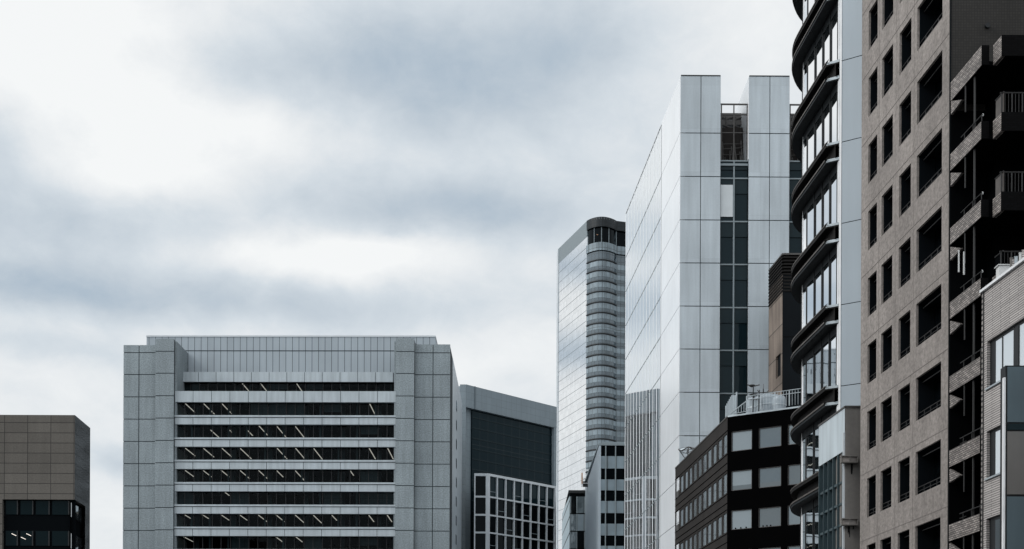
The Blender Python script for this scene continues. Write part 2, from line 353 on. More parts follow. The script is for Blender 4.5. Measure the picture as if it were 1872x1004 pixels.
M['brick_corner'] = mat('corner_tile', (.26, .24, .23), .6, .2, 1, brick=(.5, .19, .04, (.03, .03, .03), 0, .2))

# ------------------------------------------------------------------ ground and street
street = Vector(((775-CX)/FPX, 1)).normalized(); side = Vector((street.y, -street.x))
def strip(name, m, c0, c1, y0, y1, z0, z1):
    a = [side*c0+street*y0, side*c1+street*y0, side*c1+street*y1, side*c0+street*y1]
    return struct(MB().prism([(p.x, p.y) for p in a], z0, z1).build(name, m))
struct(MB().quad([(-3000, -3000, 0), (3000, -3000, 0), (3000, 3000, 0), (-3000, 3000, 0)], [(-3000, -3000), (3000, -3000), (3000, 3000), (-3000, 3000)]).build('ground', M['soil']))
strip('road', M['asphalt'], -14, 12.5, -200, 200, -.3, .004)
strip('pavement', M['paving'], 12.5, 19.3, -200, 200, -.3, .14)
strip('pavement', M['paving'], -20, -14, -200, 200, -.3, .14)
lm = MB()
for i in range(30):
    a = [side*-.8+street*(i*9-60), side*-.65+street*(i*9-60), side*-.65+street*(i*9-55), side*-.8+street*(i*9-55)]
    lm.quad([(p.x, p.y, .009) for p in a], [(0, 0), (.15, 0), (.15, 5), (0, 5)])
struct(lm.build('road_marking', M['line']))

ac = thing('added_shade_building', 'plain grey building across the street on the left, unseen, added to shade the lower facades', 'building', (-33, 8, 0))  # added building out of view, there to shade the lower facades
Fx = Face(0, 0, 0, d=(.067, -1), o=(-23, 46)); Fx.d = Vector((0, 1)); Fx.nrm = Vector((1, 0)); Fx.A = Vector((-24, -40))
ops_ = [(u_+.6, u_+3.0, z_+1, z_+2.8) for u_ in range(2, 84, 4) for z_ in range(3, 27, 4)]
MB().wall(Fx, 0, 88, 0, 30, ops_, .25).build('wall', M['taupe'], ac)
MB().box(Fx, 0, 88, 0, 29.5, -18, -.2).build('glazed_body', M['glass_teal'], ac)
# ------------------------------------------------------------------ 1  office block with granite piers
def office():
    F = Face(226, 631, 228, d=(1, -.012)); u = lambda x, y=700: F.u(x, y); z = lambda y, x=520: F.z(x, y)
    uL, uR = u(226, 631), u(823, 630); zt = z(631, 226)
    D = 42
    root = thing('office_block', 'pale grey office block with granite corner piers and long dark ribbon windows', 'office building', tuple(F.P((uL+uR)/2, 0, -D/2)))
    g = M['granite']
    a0, a1, a2, a3 = uL, u(254), u(286.5), u(320)
    b0, b1, b2, b3 = u(724.5), u(758), u(791.5), uR
    zj = [z(645-40.75*0+40.75*k) for k in range(0, 15)]
    zj = [z(645), z(685)]+[z(726+40.75*k) for k in range(0, 12)]
    def pier(x0, x1, n, top, splits, nm='corner_pier'):
        zs = [top]+[q for q in zj if q > 2]+[0]; xs = [x0]+splits+[x1]
        b = MB()
        for i in range(len(xs)-1):
            for j in range(len(zs)-1):
                jj = .07; b.box(F, xs[i]+(jj if i else 0), xs[i+1]-(jj if i < len(xs)-2 else 0), zs[j+1]+(jj if j < len(zs)-2 else 0), zs[j]-(jj if j else 0), n-.3, n)
        o = b.build(nm, g, root)
        MB().box(F, x0+.05, x1-.05, 0, top-.06, n-(9 if n > .5 else 8), n-.07).build('joint_backing', M['groove'], o)
    pier(a0, a2-.02, 0, zt, [a1]); pier(a2, a3, .85, zt+.85, [])
    pier(b1+.02, b3, 0, zt+.15, [b2]); pier(b0, b1, .85, zt+1.0, [])
    # inner return cladding beside the piers (granite, running back to the penthouse)
    for x, t in ((a3, 1), (b0, 0)):
        MB().box(F, x-(.0 if t else .35), x+(.35 if t else 0), 0, zt+.6, -7, .2).build('pier_return', g, root)
    # penthouse
    Fp = F.off(-7.2)
    pu0, pu1 = Fp.u(268, 620), Fp.u(796, 620); pz = Fp.z(500, 616)
    MB().box(Fp, pu0, pu1, Fp.z(500, 700), pz, -22, 0).build('penthouse', M['penthouse'], root)
    MB().box(Fp, pu0-.05, pu1+.05, pz-.02, pz+.25, -22.1, .08).build('penthouse_coping', M['pale_frame'], root)
    MB().box(Fp, pu0+.1, pu1-.1, Fp.z(500, 641.5)-.07, Fp.z(500, 641.5)+.07, 0, .03).build('penthouse_joint', M['groove'], root)
    # main body behind the lit rooms
    MB().box(F, uL+.3, uR-.3, 0, zt-2.5, -D, -14).build('core', M['black_wall'], root)
    sdm = MB()
    sdm.box(F, uR-.4, uR-.02, 0, zt+.1, -D, -8.2)
    for k in range(12):   # slots in the side wall
        zz = z(690+38*k)
        if zz < 5: break
        MB().box(F, uR-.1, uR+.02, zz-.9, zz+.9, -22, -20).build('side_window', M['glass_teal'], root)
    sdm.build('side_wall', M['white_metal'], root)
    sdl = MB().box(F, uL+.02, uL+.4, 0, zt-.2, -D, -8.2); sdl.build('side_wall', g, root)
    MB().box(F, uL+.3, uR-.3, zt-2.6, zt-2.2, -D, -7.5).build('roof_deck', M['paving'], root)
    # ribbon rows: (window top, window bottom)
    rows = [(699, 716)]+[(736+40.75*k - (0 if k else 0), 760.3+40.75*k) for k in range(8)]
    w0, w1 = a3+.02, b0-.02; nb = 12; bw = (w1-w0)/nb
    lights = {0: [(441.5, 7), (475, 7), (541, 5)], 1: [(337, 6), (370.5, 7), (404, 7), (675, 9)], 2: [(375, 5), (410, 4), (443, 4), (472, 9), (504, 9), (538, 12)],
              3: [(336.5, 7), (369.5, 7), (403.6, 7), (437, 8), (505, 8), (539, 10), (572, 11), (674, 9), (708, 8)],
              4: [(336, 6), (369, 6), (402.5, 6), (437, 7), (471, 7), (504, 6), (538, 9), (639, 4)], 5: [(410, 3)],
              6: [(335, 4), (368, 4), (402, 6), (436, 6), (470, 7), (503, 7), (538, 8), (571, 8), (605, 5), (673, 7), (707, 7)], 7: [(334, 5), (503, 6), (540, 5)], 8: []}
    rnd = random.Random(3)
    for r, (t, b) in enumerate(rows):
        n = -4.4 if r == 0 else 0; Fr = F.off(n); zt_, zb_ = Fr.z(520, t), Fr.z(520, b)
        x0, x1 = (Fr.u(330)+.1, Fr.u(719)) if r == 0 else (w0, w1)
        # spandrel above this window row
        if r == 0: st, sb = Fr.z(520, 681), zt_
        else:
            prev = rows[r-1][1]; st, sb = F.z(520, prev), zt_
        sp = MB(); bws = (x1-x0)/nb
        for k in range(nb):
            sp.box(Fr, x0+k*bws+.045, x0+(k+1)*bws-.045, sb, st-(.0 if r < 2 else .42), -.25, .30)
        so_ = sp.build('spandrel', M['spandrel'], root)
        MB().box(Fr, x0, x1, sb+.03, st-.03, -.6, .22).build('joint_backing', M['groove'], so_)
        if r >= 2:
            MB().box(Fr, x0, x1, st-.30, st, -.3, .42).build('window_ledge', M['spandrel'], so_)
        if r == 8: continue
        # one pane per bay with its mullion
        for k in range(nb):
            ua, ub = x0+k*bws, x0+(k+1)*bws
            w = MB().quad([Fr.P(ua, zb_, -.45), Fr.P(ub, zb_, -.45), Fr.P(ub, zt_, -.45), Fr.P(ua, zt_, -.45)], [(ua, zb_), (ub, zb_), (ub, zt_), (ua, zt_)]).build('window', M['office_glass'], root)
            for q in (ua+.05, (ua+ub)/2): MB().box(Fr, q-.05, q+.05, zb_, zt_, -.5, -.38).build('mullion', M['dark_frame'], w)
            v = rnd.random()
            lit = any(ua-.4 < Fr.u(px, t) < ub+.2 for px, _ in lights[r])
            if not lit and v < .35:
                drop = rnd.choice([1, 1, 1, .62]); MB().box(Fr, ua+.15, ub-.1, zt_-(zt_-zb_)*drop, zt_, -1.0, -.9).build('blind', M['blind'], w)
            elif v > .62 or v < .2:
                MB().box(Fr, ub-.62, ub-.3, zb_, zt_, -.9, -.8).build('curtain', M['blind'], w)
        # rooms: ceiling, floor, back wall
        MB().box(Fr, x0, x1, zt_+.01, zt_+.25, -14+(0 if r else 4.4), -.6).build('ceiling', M['ceiling'], root)
        MB().box(Fr, x0, x1, zb_-1.0, zb_-.7, -14+(0 if r else 4.4), -.6).build('room_floor', M['ceiling'], root)
        cl = MB()
        for k in range(1, nb, 2): cl.box(Fr, x0+k*bws-.35, x0+k*bws+.35, zb_-.7, zt_, -3.4, -2.7)
        cl.build('room_column', M['blind'], root)
        for px, ln in lights[r]:
            uu = Fr.u(px, t); s_ = 0.8 if r != 2 or ln > 6 else 4.0; lb = MB(); q = s_
            while q < s_+ln: lb.box(Fr, uu-.075, uu+.075, zt_-.07, zt_-.01, -q-1.35, -q); q += 1.6
            lb.build('ceiling_light', M['tube'], root)
    return root
office()

M['corner_glass'] = glass('corner_window_glass', (.004, .009, .011), f0=.004, tint=(.6, .75, .8))
# ------------------------------------------------------------------ 2  low brown stone building on the left
def brown_left():
    F = Face(137, 759, 167, d=(1, .0)); G = Face(137, 759, 167, vx=795)
    u0 = F.u(-150, 800); u1 = F.u(137, 759); zt = F.z(137, 759); g1 = G.u(165, 784)
    root = thing('stone_clad_building', 'squat brown stone clad building with dark corner window at the left edge', 'building', tuple(F.P((u0+u1)/2, 0, -15)))
    zw = F.z(137, 913.5)
    # UV shift so joints fall where the photo has them
    Fw = Face(0, 0, 0, d=F.d, o=F.A)
    wl = F.u(4.5, 915); wr = u1
    b = MB()
    def q(Fc, a, c, z0, z1, du=0, dz=0, n=0):
        b.quad([Fc.P(a, z0, n), Fc.P(c, z0, n), Fc.P(c, z1, n), Fc.P(a, z1, n)], [(a+du, z0+dz), (c+du, z0+dz), (c+du, z1+dz), (a+du, z1+dz)])
    du = -F.u(93, 800)+2.95*40; dz = -F.z(100, 773)+1.29*40
    q(F, u0, u1, zw, zt, du, dz); q(F, u0, wl, 0, zw, du, dz)
    b.quad([F.P(u0, zt), F.P(u1, zt), G.P(g1, zt), F.P(u0, zt, -24)], [(0, 0), (9, 0), (9, 9), (0, 9)])
    b.quad([F.P(wl, zw, -.6), F.P(wl, zw, 0), F.P(u1, zw, 0), G.P(g1, zw, 0), G.P(g1, zw, -.6), G.P(.6, zw, -.6)], [(0, 0)]*6)
    b.quad([F.P(wl, 0, 0), F.P(wl, 0, -.6), F.P(wl, zw, -.6), F.P(wl, zw, 0)], [(0, 0), (.6, 0), (.6, 9), (0, 9)])
    b.quad([F.P(u0, 0, -24), F.P(u0, 0, 0), F.P(u0, zt, 0), F.P(u0, zt, -24)], [(0, 0), (24, 0), (24, zt), (0, zt)])
    b.build('wall', M['brown_panel'], root)
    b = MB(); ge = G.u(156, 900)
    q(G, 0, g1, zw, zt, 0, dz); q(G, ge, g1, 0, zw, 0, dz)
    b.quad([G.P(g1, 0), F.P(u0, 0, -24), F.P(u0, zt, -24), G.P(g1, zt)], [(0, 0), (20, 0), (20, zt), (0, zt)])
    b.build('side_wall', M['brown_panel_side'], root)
    # dark glazed corner with panes
    zc = zw
    cols = [F.u(x, 930) for x in (7, 34, 62, 92, 128)]
    MB().quad([F.P(wl, 0, -.5), F.P(u1, 0, -.5), F.P(u1, zc, -.5), F.P(wl, zc, -.5)], [(0, 0)]*4).build('shop_back', M['black_wall'], root)
    for zt_, zb_ in ((914.5, 940), (970, 997), (1026, 1053)):
        z1, z0 = F.z(60, zt_), F.z(60, zb_)
        for i in range(4):
            w = box1(F, cols[i]+.1, cols[i+1]-.35, z0, z1, -.48, -.4).build('window', M['corner_glass'], root)
            MB().box(F, cols[i+1]-.35, cols[i+1]-.2, z0, z1, -.48, -.32).build('mullion', M['dark_frame'], w)
            if (i, zt_) in ((0, 970), (1, 970)):
                for k in range(2 if i == 0 else 1):
                    s = cols[i]+1.2+k*1.2
                    MB().tube(F.P(s-.35, z1-.35-k*.45, -.39), F.P(s+.25, z1-.62-k*.45, -.39), .035).build('light_reflection', M['tube'], w)  # glowing rods stand in for lights mirrored in the pane
        G2 = G
        z1, z0 = G.z(146, zt_+10), G.z(146, zb_+10)
        w = box1(G2, .3, ge-.05, z0, z1, -.55, -.45).build('window', M['glass_mirror'], root)
    MB().quad([G.P(.0, 0, -.6), G.P(ge, 0, -.6), G.P(ge, zc, -.6), G.P(.0, zc, -.6)], [(0, 0)]*4).build('shop_back', M['black_wall'], root)
brown_left()

# ------------------------------------------------------------------ 3  grey building with slate glass and gridded annex
def grey_block():
    G = Face(852, 703, 276, vx=3350); Fl = Face(852, 703, 276, d=(1, 0))
    root = thing('glass_office_block', 'blue grey office block with big slate glass wall and white gridded lower storeys', 'office building', tuple(G.P(10, 0, -10)))
    z = G.z(852, 703); g1 = G.u(1018, 745)-12
    ul = Fl.u(815, 703)
    c = M['grey_conc']
    MB().box(Fl, ul, Fl.u(835.5), 0, z-.6, -30, -1).build('wall', c, root)
    MB().box(Fl, Fl.u(835.5), Fl.u(841), 0, z-.9, -30, -2.2).build('recess', M['grey_conc'], root)
    MB().box(Fl, Fl.u(841), 0, 0, z, -30, 0).build('corner_pier', c, root)
    zb = G.z(868, 748)
    r1 = G.u(868, 720)
    MB().box(G, 0, g1+12, zb, z+.02, -24, 0.0).build('top_band', c, root)
    MB().box(G, r1-.15, r1+.15, zb, z+.05, 0, .12).build('joint', M['groove_soft'], root)
    MB().box(G, .0, r1, 0, zb-.01, -24, -1.2).build('recess_wall', c, root)
    MB().box(G, r1, g1+12, 0, zb-.01, -24, -.8).build('glass_wall', M['grey_glass'], root)
    MB().box(G, g1+11.2, g1+12, 0, zb-.01, -24, -.05).build('end_pier', c, root)
    # faint floor ledges on the glass
    for k in range(12):
        zz = zb-2.2*k-1.6
        if zz < 20: break
        MB().box(G, r1, g1+12, zz-.12, zz+.12, -.8, -.72).build('floor_band', M['dark_spandrel'], root)
    # annex with white grid
    P = Face(893, 865.5, 268, vx=3300); Q = Face(893, 865.5, 268, d=(1, .03)); pz = P.z(893, 865.5)
    an = MB()
    xs = [P.u(x, 900) for x in (893.5, 912, 927, 942.6, 957.5, 972.6, 988, 1001.6, 1015, 1029)]
    zs = [P.z(893, y) for y in (868, 907.4, 940.7, 973, 1006, 1039)]
    pitch = (xs[8]-xs[0])/8; ops = []
    for i in range(8):
        a, b_ = xs[0]+i*pitch, xs[0]+(i+1)*pitch
        for j in range(5): ops.append((a+(.35 if i == 0 else .16), b_-.06, zs[j+1]+.08, zs[j]-.22))
    zlow = zs[-1]-1
    an.wall(P, 0, xs[0]+8*pitch+.3, zlow, pz, ops, .45)
    ql = Q.u(867, 880); qops = [(ql+.25, -.55, zs[j+1]+.10, zs[j]-.26) for j in range(5)]
    an.wall(Q, ql, 0, zlow, pz, qops, .45)
    an.build('annex_frame', M['pale_frame'], root)
    MB().box(P, 8, xs[0]+8*pitch+.2, zlow, pz-.15, -6, -3).build('annex_core', M['black_wall'], root)
    MB().box(P, 0, xs[0]+8*pitch+.3, 0, zlow, -1, -.1).build('annex_base', M['grey_conc'], root)
    MB().box(P, 6, xs[0]+8*pitch, pz-.3, pz-.1, -6, -.46).build('annex_roof', M['paving'], root)
    for k, (a, b_, c_, d_) in enumerate(ops):
        w = box1(P, a-.05, b_+.05, c_-.05, d_+.05, -.55, -.4).build('window', M['glass_black'] if (k*7) % 5 else M['glass_teal'], root)
        if (k*5) % 3 == 0: MB().box(P, a, b_, c_+1.0, c_+1.1, -.4, -.34).build('transom', M['mid_frame'], w)
    for a, b_, c_, d_ in qops: box1(Q, a-.05, b_+.05, c_-.05, d_+.05, -.55, -.4).build('window', M['glass_black'], root)
grey_block()

# ------------------------------------------------------------------ 4  far mirror tower
def far_tower():
    G = Face(1073, 404, 500, vx=144); g0 = G.u(1020, 458); zt = G.z(1073, 404)
    root = thing('skyscraper', 'tall mirror glass skyscraper with a rounded banded front, far behind the others', 'skyscraper', tuple(G.P(-20, 0, -20)))
    corner = G.A
    pts = []
    for i in range(13):
        t = i/12; px = 1073+t*54; Y = 500-4.2*math.sin(math.pi*t)**.8 if 0 < t < 1 else 500
        p = at(px, 404, Y); pts.append(Vector((p.x, p.y)))
    p = at(1175, 404, 503); pts.append(Vector((p.x, p.y)))
    # glass side
    MB().box(G, g0, -.02, 0, zt-6, -12, 0).build('mirror_side', M['ground_tower_side'], root)
    MB().box(G, g0, -.02, zt-6, zt, -12, 0).build('side_crown', M['mid_frame'], root)
    MB().box(G, g0-.6, g0+.9, 0, zt-.5, -12, .3).build('edge_fin', M['pale_frame'], root)
    nf = MB()
    # floor hairlines on the side
    for k in range(46):
        zz = zt-6-4*k
        if zz < 5: break
        nf.box(G, g0+1, -.4, zz-.06, zz+.06, 0, .05)
    nf.build('floor_line', M['mid_frame'], root)
    back = [tuple(q) for q in pts]
    far = G.A+G.d*(g0+1)-G.nrm*12
    poly = back+[(back[-1][0], back[-1][1]+45), (far.x+4, far.y+20), tuple(G.A-G.nrm*11)]
    MB().prism(poly, 0, zt-13).build('tower_front', M['tower_front'], root)
    inner = [(x, y+.8) for x, y in back[:-1]]+[(back[-1][0], back[-1][1]+.8)]+[(x, y) for x, y in poly[len(back):]]
    MB().prism(inner, zt-13, zt-.5).build('crown_recess', M['glass_black'], root)
    def band(z0, z1, out, m, nm, n0=0, n1=13):
        line = back[n0:n1+1]
        b = MB()
        for i in range(len(line)-1):
            a = Vector(line[i]); c = Vector(line[i+1]); d = (c-a).normalized(); nn = Vector((d.y, -d.x))
            A0, C0 = a+nn*out, c+nn*out; A1, C1 = a-nn*.5, c-nn*.5; w = (c-a).length; t = i*w
            b.quad([(*A0, z0), (*C0, z0), (*C0, z1), (*A0, z1)], [(t, z0), (t+w, z0), (t+w, z1), (t, z1)])
            b.quad([(*A1, z0), (*C1, z0), (*C0, z0), (*A0, z0)], [(t, 0), (t+w, 0), (t+w, 1), (t, 1)])
            b.quad([(*A0, z1), (*C0, z1), (*C1, z1), (*A1, z1)], [(t, 0), (t+w, 0), (t+w, 1), (t, 1)])
        b.build(nm, m, root)
    band(zt-3.6, zt, .15, M['crown'], 'roof_band')
    band(zt-12.6, zt-9.6, .3, M['tower_spandrel'], 'spandrel_band')
    for i in range(0, 13, 3):
        a = back[i]; MB().box(Face(0, 0, 0, d=(1, 0), o=a), -.12, .12, zt-13, zt-.5, -.75, -.55).build('crown_post', M['mid_frame'], root)
    for k in range(45):
        zz = zt-16.2-3.98*k
        if zz < 8: break
        band(zz-2.3, zz-.5, .06, M['tower_spandrel'], 'spandrel_band')
        band(zz-.22, zz+.14, .30, M['dark_frame'], 'sun_ledge', 0, 12)
    MB().box(Face(0, 0, 0, d=(1, 0), o=back[4]), 0, 3, zt-6.5, zt-6.3, -.79, -.6).build('roof_light_strip', M['orange'], root)
far_tower()

# ------------------------------------------------------------------ 5  two low buildings at the foot of the tower
def low_mid():
    F = Face(1042, 901, 275, d=(1, .0)); G = Face(1042, 901, 275, vx=894)
    root = thing('glass_building', 'small dark glass building with a sloping roofline below the mirror skyscraper', 'building', tuple(F.P(8, 0, -10)))
    z = F.z(1042, 901); g0 = G.u(1028, 950); u1 = F.u(1085, 901)
    MB().box(F, 0, u1, 0, z-.1, -30, 0).build('front', M['black_wall'], root)
    MB().quad([G.P(g0, 0, .05), G.P(0, 0, .05), G.P(0, z, .05), G.P(g0, z, .05)], [(g0, 0), (0, 0), (0, z), (g0, z)]).build('side_glass', glass('dark_grid_glass', (.01, .014, .018), f0=.10, tint=(.6, .7, .75), brick=(3, 3.4, .18, (.10, .12, .13), 0)), root)
    MB().box(F, -.3, u1, z-.1, z+.5, -30, .3).build('parapet', M['dark_frame'], root)
    cols = [F.u(x, 930) for x in (1043, 1054.5, 1069, 1083)]
    zz = [z-.8-3.7*k for k in range(7)]
    for j in range(6):
        for i in range(3):
            m = (M['tower_spandrel'] if (i*2+j*3) % 4 == 1 else M['window_grey'] if (i+j) % 3 else M['glass_black'])
            if j in (3,): m = M['glass_black']
            w = box1(F, cols[i]+.12, cols[i+1]-.12, zz[j+1]+.25, zz[j], 0.02, .08).build('window', m, root)
            MB().box(F, cols[i]-.1, cols[i]+.1, zz[j+1]+.2, zz[j], .0, .16).build('mullion', M['mid_frame'], w)
    F = Face(1095, 814, 230, d=(1, .012)); G = Face(1095, 814, 230, vx=928)
    root = thing('banded_office_block', 'narrow office block with alternating dark and pale glass bands and blank side wall', 'office building', tuple(F.P(4, 0, -10)))
    z = F.z(1095, 814.5); g0 = G.u(1070, 880); u1 = F.u(1160, 814)
    MB().box(F, .7, u1, 0, z, -36, -.3).build('core', M['black_wall'], root)
    wl = MB(); wl.quad([G.P(g0, 0), G.P(0, 0), G.P(0, z+.15), G.P(g0, z+.15)], [(g0, 0), (0, 0), (0, z), (g0, z)])
    wl.box(F, -.0, .35, 0, z+.15, -.3, .1); wl.build('side_wall', M['grey_panel'], root)
    MB().box(F, -.1, u1, z, z+.35, -36, .15).build('parapet', M['mid_frame'], root)
    u2 = F.u(1104, 805); MB().box(F, u2, u1, z, F.z(1120, 803.5), -12, -2).build('roof_house', M['mid_frame'], root)
    cols = [F.u(x, 900) for x in (1096, 1107, 1125, 1143, 1161)]
    ys = [(816, 832.5, 0), (834, 856.5, 1), (857.5, 875, 0), (876.5, 896.5, 1), (898, 914.5, 0), (916, 938, 1), (939, 956, 0), (957.5, 979, 1), (980, 997, 0), (998, 1020, 1)]
    for a, b, k in ys:
        for i in range(4):
            w = box1(F, cols[i]+.08, cols[i+1]-.08, F.z(1110, b), F.z(1110, a), -.2, .0 if k else -.12).build('window' if not k else 'spandrel_panel', M['tower_spandrel'] if k else M['glass_black'], root)
    for x in cols[1:]: MB().box(F, x-.09, x+.09, F.z(1110, 1020), z, -.2, .12).build('mullion', M['mid_frame'], root)
    # maintenance cradle on the side wall
    t = thing('maintenance_cradle', 'small white and orange maintenance cradle beside the blank wall of the banded block', 'cradle', tuple(at(1070, 888, 262)))
    Fc = Face(1064, 888, 262, d=(1, 0)); w = 1.45
    b = MB(); z0 = Fc.z(1066, 889); z1 = Fc.z(1066, 859)
    for x in (0, w):
        for n in (0, -1.0): b.tube(Fc.P(x, z0, n), Fc.P(x, z1, n), .08)
    for q in (z0+.6, (z0+z1)/2, z1): b.tube(Fc.P(0, q, 0), Fc.P(w, q, 0), .06); b.tube(Fc.P(0, q, -1), Fc.P(w, q, -1), .06)
    b.tube(Fc.P(0, z0+.6, 0), Fc.P(w, z1, 0), .05); b.tube(Fc.P(w, z1, 0), Fc.P(w+1.6, z1, -1), .08)
    b.build('frame', M['white_paint'], t)
    box1(Fc, .2, w-.1, z0, z0+1.0, -.9, -.1).build('basket', M['dark_frame'], t)
    box1(Fc, -.1, .12, z0+.5, z1-.6, -.6, .12).build('motor_housing', M['orange'], t)
low_mid()

# ------------------------------------------------------------------ 6  white tower
def white_tower():
    F = Face(1244, 139, 150, d=(1, .007)); G = Face(1244, 139, 150, vx=775)
    zt = F.z(1244, 139); u = lambda x, y=300: F.u(x, y); z = lambda y: F.z(1300, y)
    root = thing('white_office_tower', 'tall white panelled tower with finned glass side and dark vertical window strips', 'office tower', tuple(F.P(8, 0, -20)))
    jy = [243.5, 323, 402.3, 481, 560, 638.5, 717.5, 797]; jz = [z(y) for y in jy]
    while jz[-1] > 6: jz.append(jz[-1]-4.95)
    zr = z(291)
    def pier(x0, x1, xm):
        zs = [zt]+jz+[0]; b = MB(); xs = [x0, xm, x1]; j_ = .05
        for i in range(2):
            for k in range(len(zs)-1):
                b.box(F, xs[i]+(j_*.8 if i else 0), xs[i+1]-(0 if i else j_*.8), zs[k+1]+j_, zs[k]-(j_ if k else 0), -.25, 0)
        o = b.build('panel_pier', M['white_metal'], root)
        MB().box(F, x0+.03, x1-.03, 0, zt-.05, -6, -.08).build('joint_backing', M['groove'], o)
        return o
    p1 = pier(u(1244), u(1317), u(1281)); p2 = pier(u(1369), u(1443), u(1407)); w_ = u(1443)-u(1369); s_ = u(1369)-u(1317)
    p3 = pier(u(1443)+s_, u(1443)+s_+w_, u(1443)+s_+w_/2)
    # translucent screen on the flank of the second pier above the roof
    for x in (u(1369), u(1443)+s_):
        MB().box(F, x-.06, x-.01, zr, zt-.02, -9, 0).build('flank_screen', M['ground_tower_side'] if 0 else M['white_side'], root)
    MB().box(F, u(1244), u(1369)+30, 0, zr-.4, -39, -6).build('core', M['white_metal'], root)
    MB().box(F, u(1317)+.02, u(1369)-.02, zr-.6, zr-.35, -6, -.3).build('roof_deck', M['mid_frame'], root)
    # window strips
    def strip_(x0, x1):
        xm = (x0+x1)/2; tops = [zr]+jz[1:]; 
        for k in range(len(tops)-1):
            t, b = tops[k], tops[k+1]
            if b < 12: break
            for (a, c, nm) in ((x0, xm, 0), (xm, x1, 1)):
                sp = min(1.75, (t-b)*.5)
                w = box1(F, a+.06, c-.06, b+.08, t-sp, -.9, -.6).build('window', M['glass_teal'], root)
                MB().box(F, a+.06, c-.06, t-sp, t-.08, -.9, -.48).build('spandrel', M['dark_spandrel'], w)
                if k == 1 and nm == 0 and x0 < u(1400):
                    MB().box(F, a+.1, c-.1, b+.55, t-.75, -.47, -.44).build('blind', M['blind2'], w, label='white blind fully lowered in one upper window')
            MB().box(F, x0, x1, t-.09, t+.06, -.9, -.38).build('transom', M['mid_frame'], root)
        MB().box(F, xm-.08, xm+.08, 10, zr, -.9, -.36).build('mullion', M['mid_frame'], root)
    strip_(u(1317), u(1369)); strip_(u(1443), u(1443)+s_)
    # screen frame and plant above the roof
    def frame(x0, x1):
        b = MB(); zf = z(186)
        for q in (x0+.2, (x0+x1)/2, x1-.1): b.box(F, q-.06, q+.06, zr, zf, -.7, -.55)
        for q in (zf, z(204.5)): b.box(F, x0, x1, q-.07, q+.07, -.7, -.55)
        b.box(F, x0, x1, z(238)-.04, z(238)+.04, -.7, -.6)
        b.build('roof_railing', M['steel'], root)
        zq = lambda y: CAMZ+(z(y)-CAMZ)*1.032
        b = MB(); b.box(F, x0, x1, zq(217), zq(208), -5.2, -4.6); b.box(F, x0, x1, zq(230), zq(222), -5.3, -4.5); b.box(F, x0, x1, zq(238), zq(235), -5.3, -4.5)
        for s in range(3):
            q = x0+(x1-x0)*s/3; b.tube(F.P(q, zq(222), -4.6), F.P(q+(x1-x0)/3, zq(215), -4.6), .13); b.tube(F.P(q, zq(232), -4.4), F.P(q+(x1-x0)/3, zq(238), -4.4), .1); b.tube(F.P(q+.3, zq(245), -4.5), F.P(q+.3, zq(215), -4.5), .07)
        b.build('steel_truss', M['steel'], root)
        b = MB(); rr = random.Random(5)
        b.box(F, x0+.1, x1-.1, zr-.3, zq(243), -5.2, -3.4); 
        b.build('plant_housing', M['dark_brick'], root)
        b = MB()
        for k in range(14):
            q = x0+.2+rr.random()*(x1-x0-.4); zz = zr-.3+rr.random()*.8
            b.tube(F.P(q, zz, -2.6), F.P(q+rr.uniform(-.2, .2), zz+rr.uniform(1, 3.2), -2.7-rr.random()), .05+rr.random()*.07)
        for k in range(5): q = zr+.4+k*.65; b.tube(F.P(x0+.1, q, -2.9), F.P(x1-.1, q+rr.uniform(-.1, .3), -2.9), .05)
        b.build('pipework', M['steel'], root)
        b = MB()
        for k in range(6): b.box(F, x0+.25+k*.25, x0+.33+k*.25, zr-.05, zr+.35+.2*(k % 2), -1.6, -1.5)
        b.build('roof_vent', M['galv'], root)
    frame(u(1317), u(1369)); frame(u(1443), u(1443)+s_)
    # glossy blank flank then finned glass
    ga = G.u(1209.3, 224); g0 = G.u(1144.3, 376)
    zs = [zt]+jz+[0]; b = MB()
    for k in range(len(zs)-1): b.box(G, ga+.25, -.0, zs[k+1]+.035, zs[k]-(.035 if k else 0), -.6, .02)
    b.build('flank_panel', M['white_side'], root)
    gb = MB().box(G, ga+.2, -.05, 0, zt-.05, -1, -.05); gb.box(G, ga-.05, ga+.25, 0, zt-.2, -1, .0); gb.build('flank_backing', M['groove'], root)
    gt = zt-.15
    MB().box(G, g0, ga-.06, 0, gt, -1, -.02).build('side_glass', glass('white_tower_side_glass', (.01, .018, .022), f0=.35, tint=(.93, .96, .98), rough=.02, wav=.004, power=1.0), root)
    nfin = 11; pitch = (ga-.3-g0)/nfin
    for k in range(nfin+1):
        x = g0+k*pitch; MB().box(G, x-.17, x+.17, 0, gt, -.02, .0).build('fin', M['white_fin'], root)
    b = MB()
    for k in range(nfin):
        x = g0+(k+.5)*pitch; b.box(G, x-.04, x+.04, 0, gt-.01, -.02, -.012)
    b.build('mullion', M['white_fin'], root)
    b = MB()
    for q in jz: b.box(G, g0, ga-.1, q-.05, q+.05, -.02, .006)
    b.build('transom', M['mid_frame'], root)
    MB().box(G, g0-.12, ga-.06, gt, gt+.10, -1, .04).build('coping', M['white_fin'], root)
    MB().box(F, u(1244)+.02, u(1317)-.02, zt, zt+.12, -5.9, .03).build('coping', M['dark_frame'], root)
    MB().box(F, u(1369)+.02, u(1443)-.02, zt, zt+.12, -5.9, .03).build('coping', M['dark_frame'], root)
white_tower()

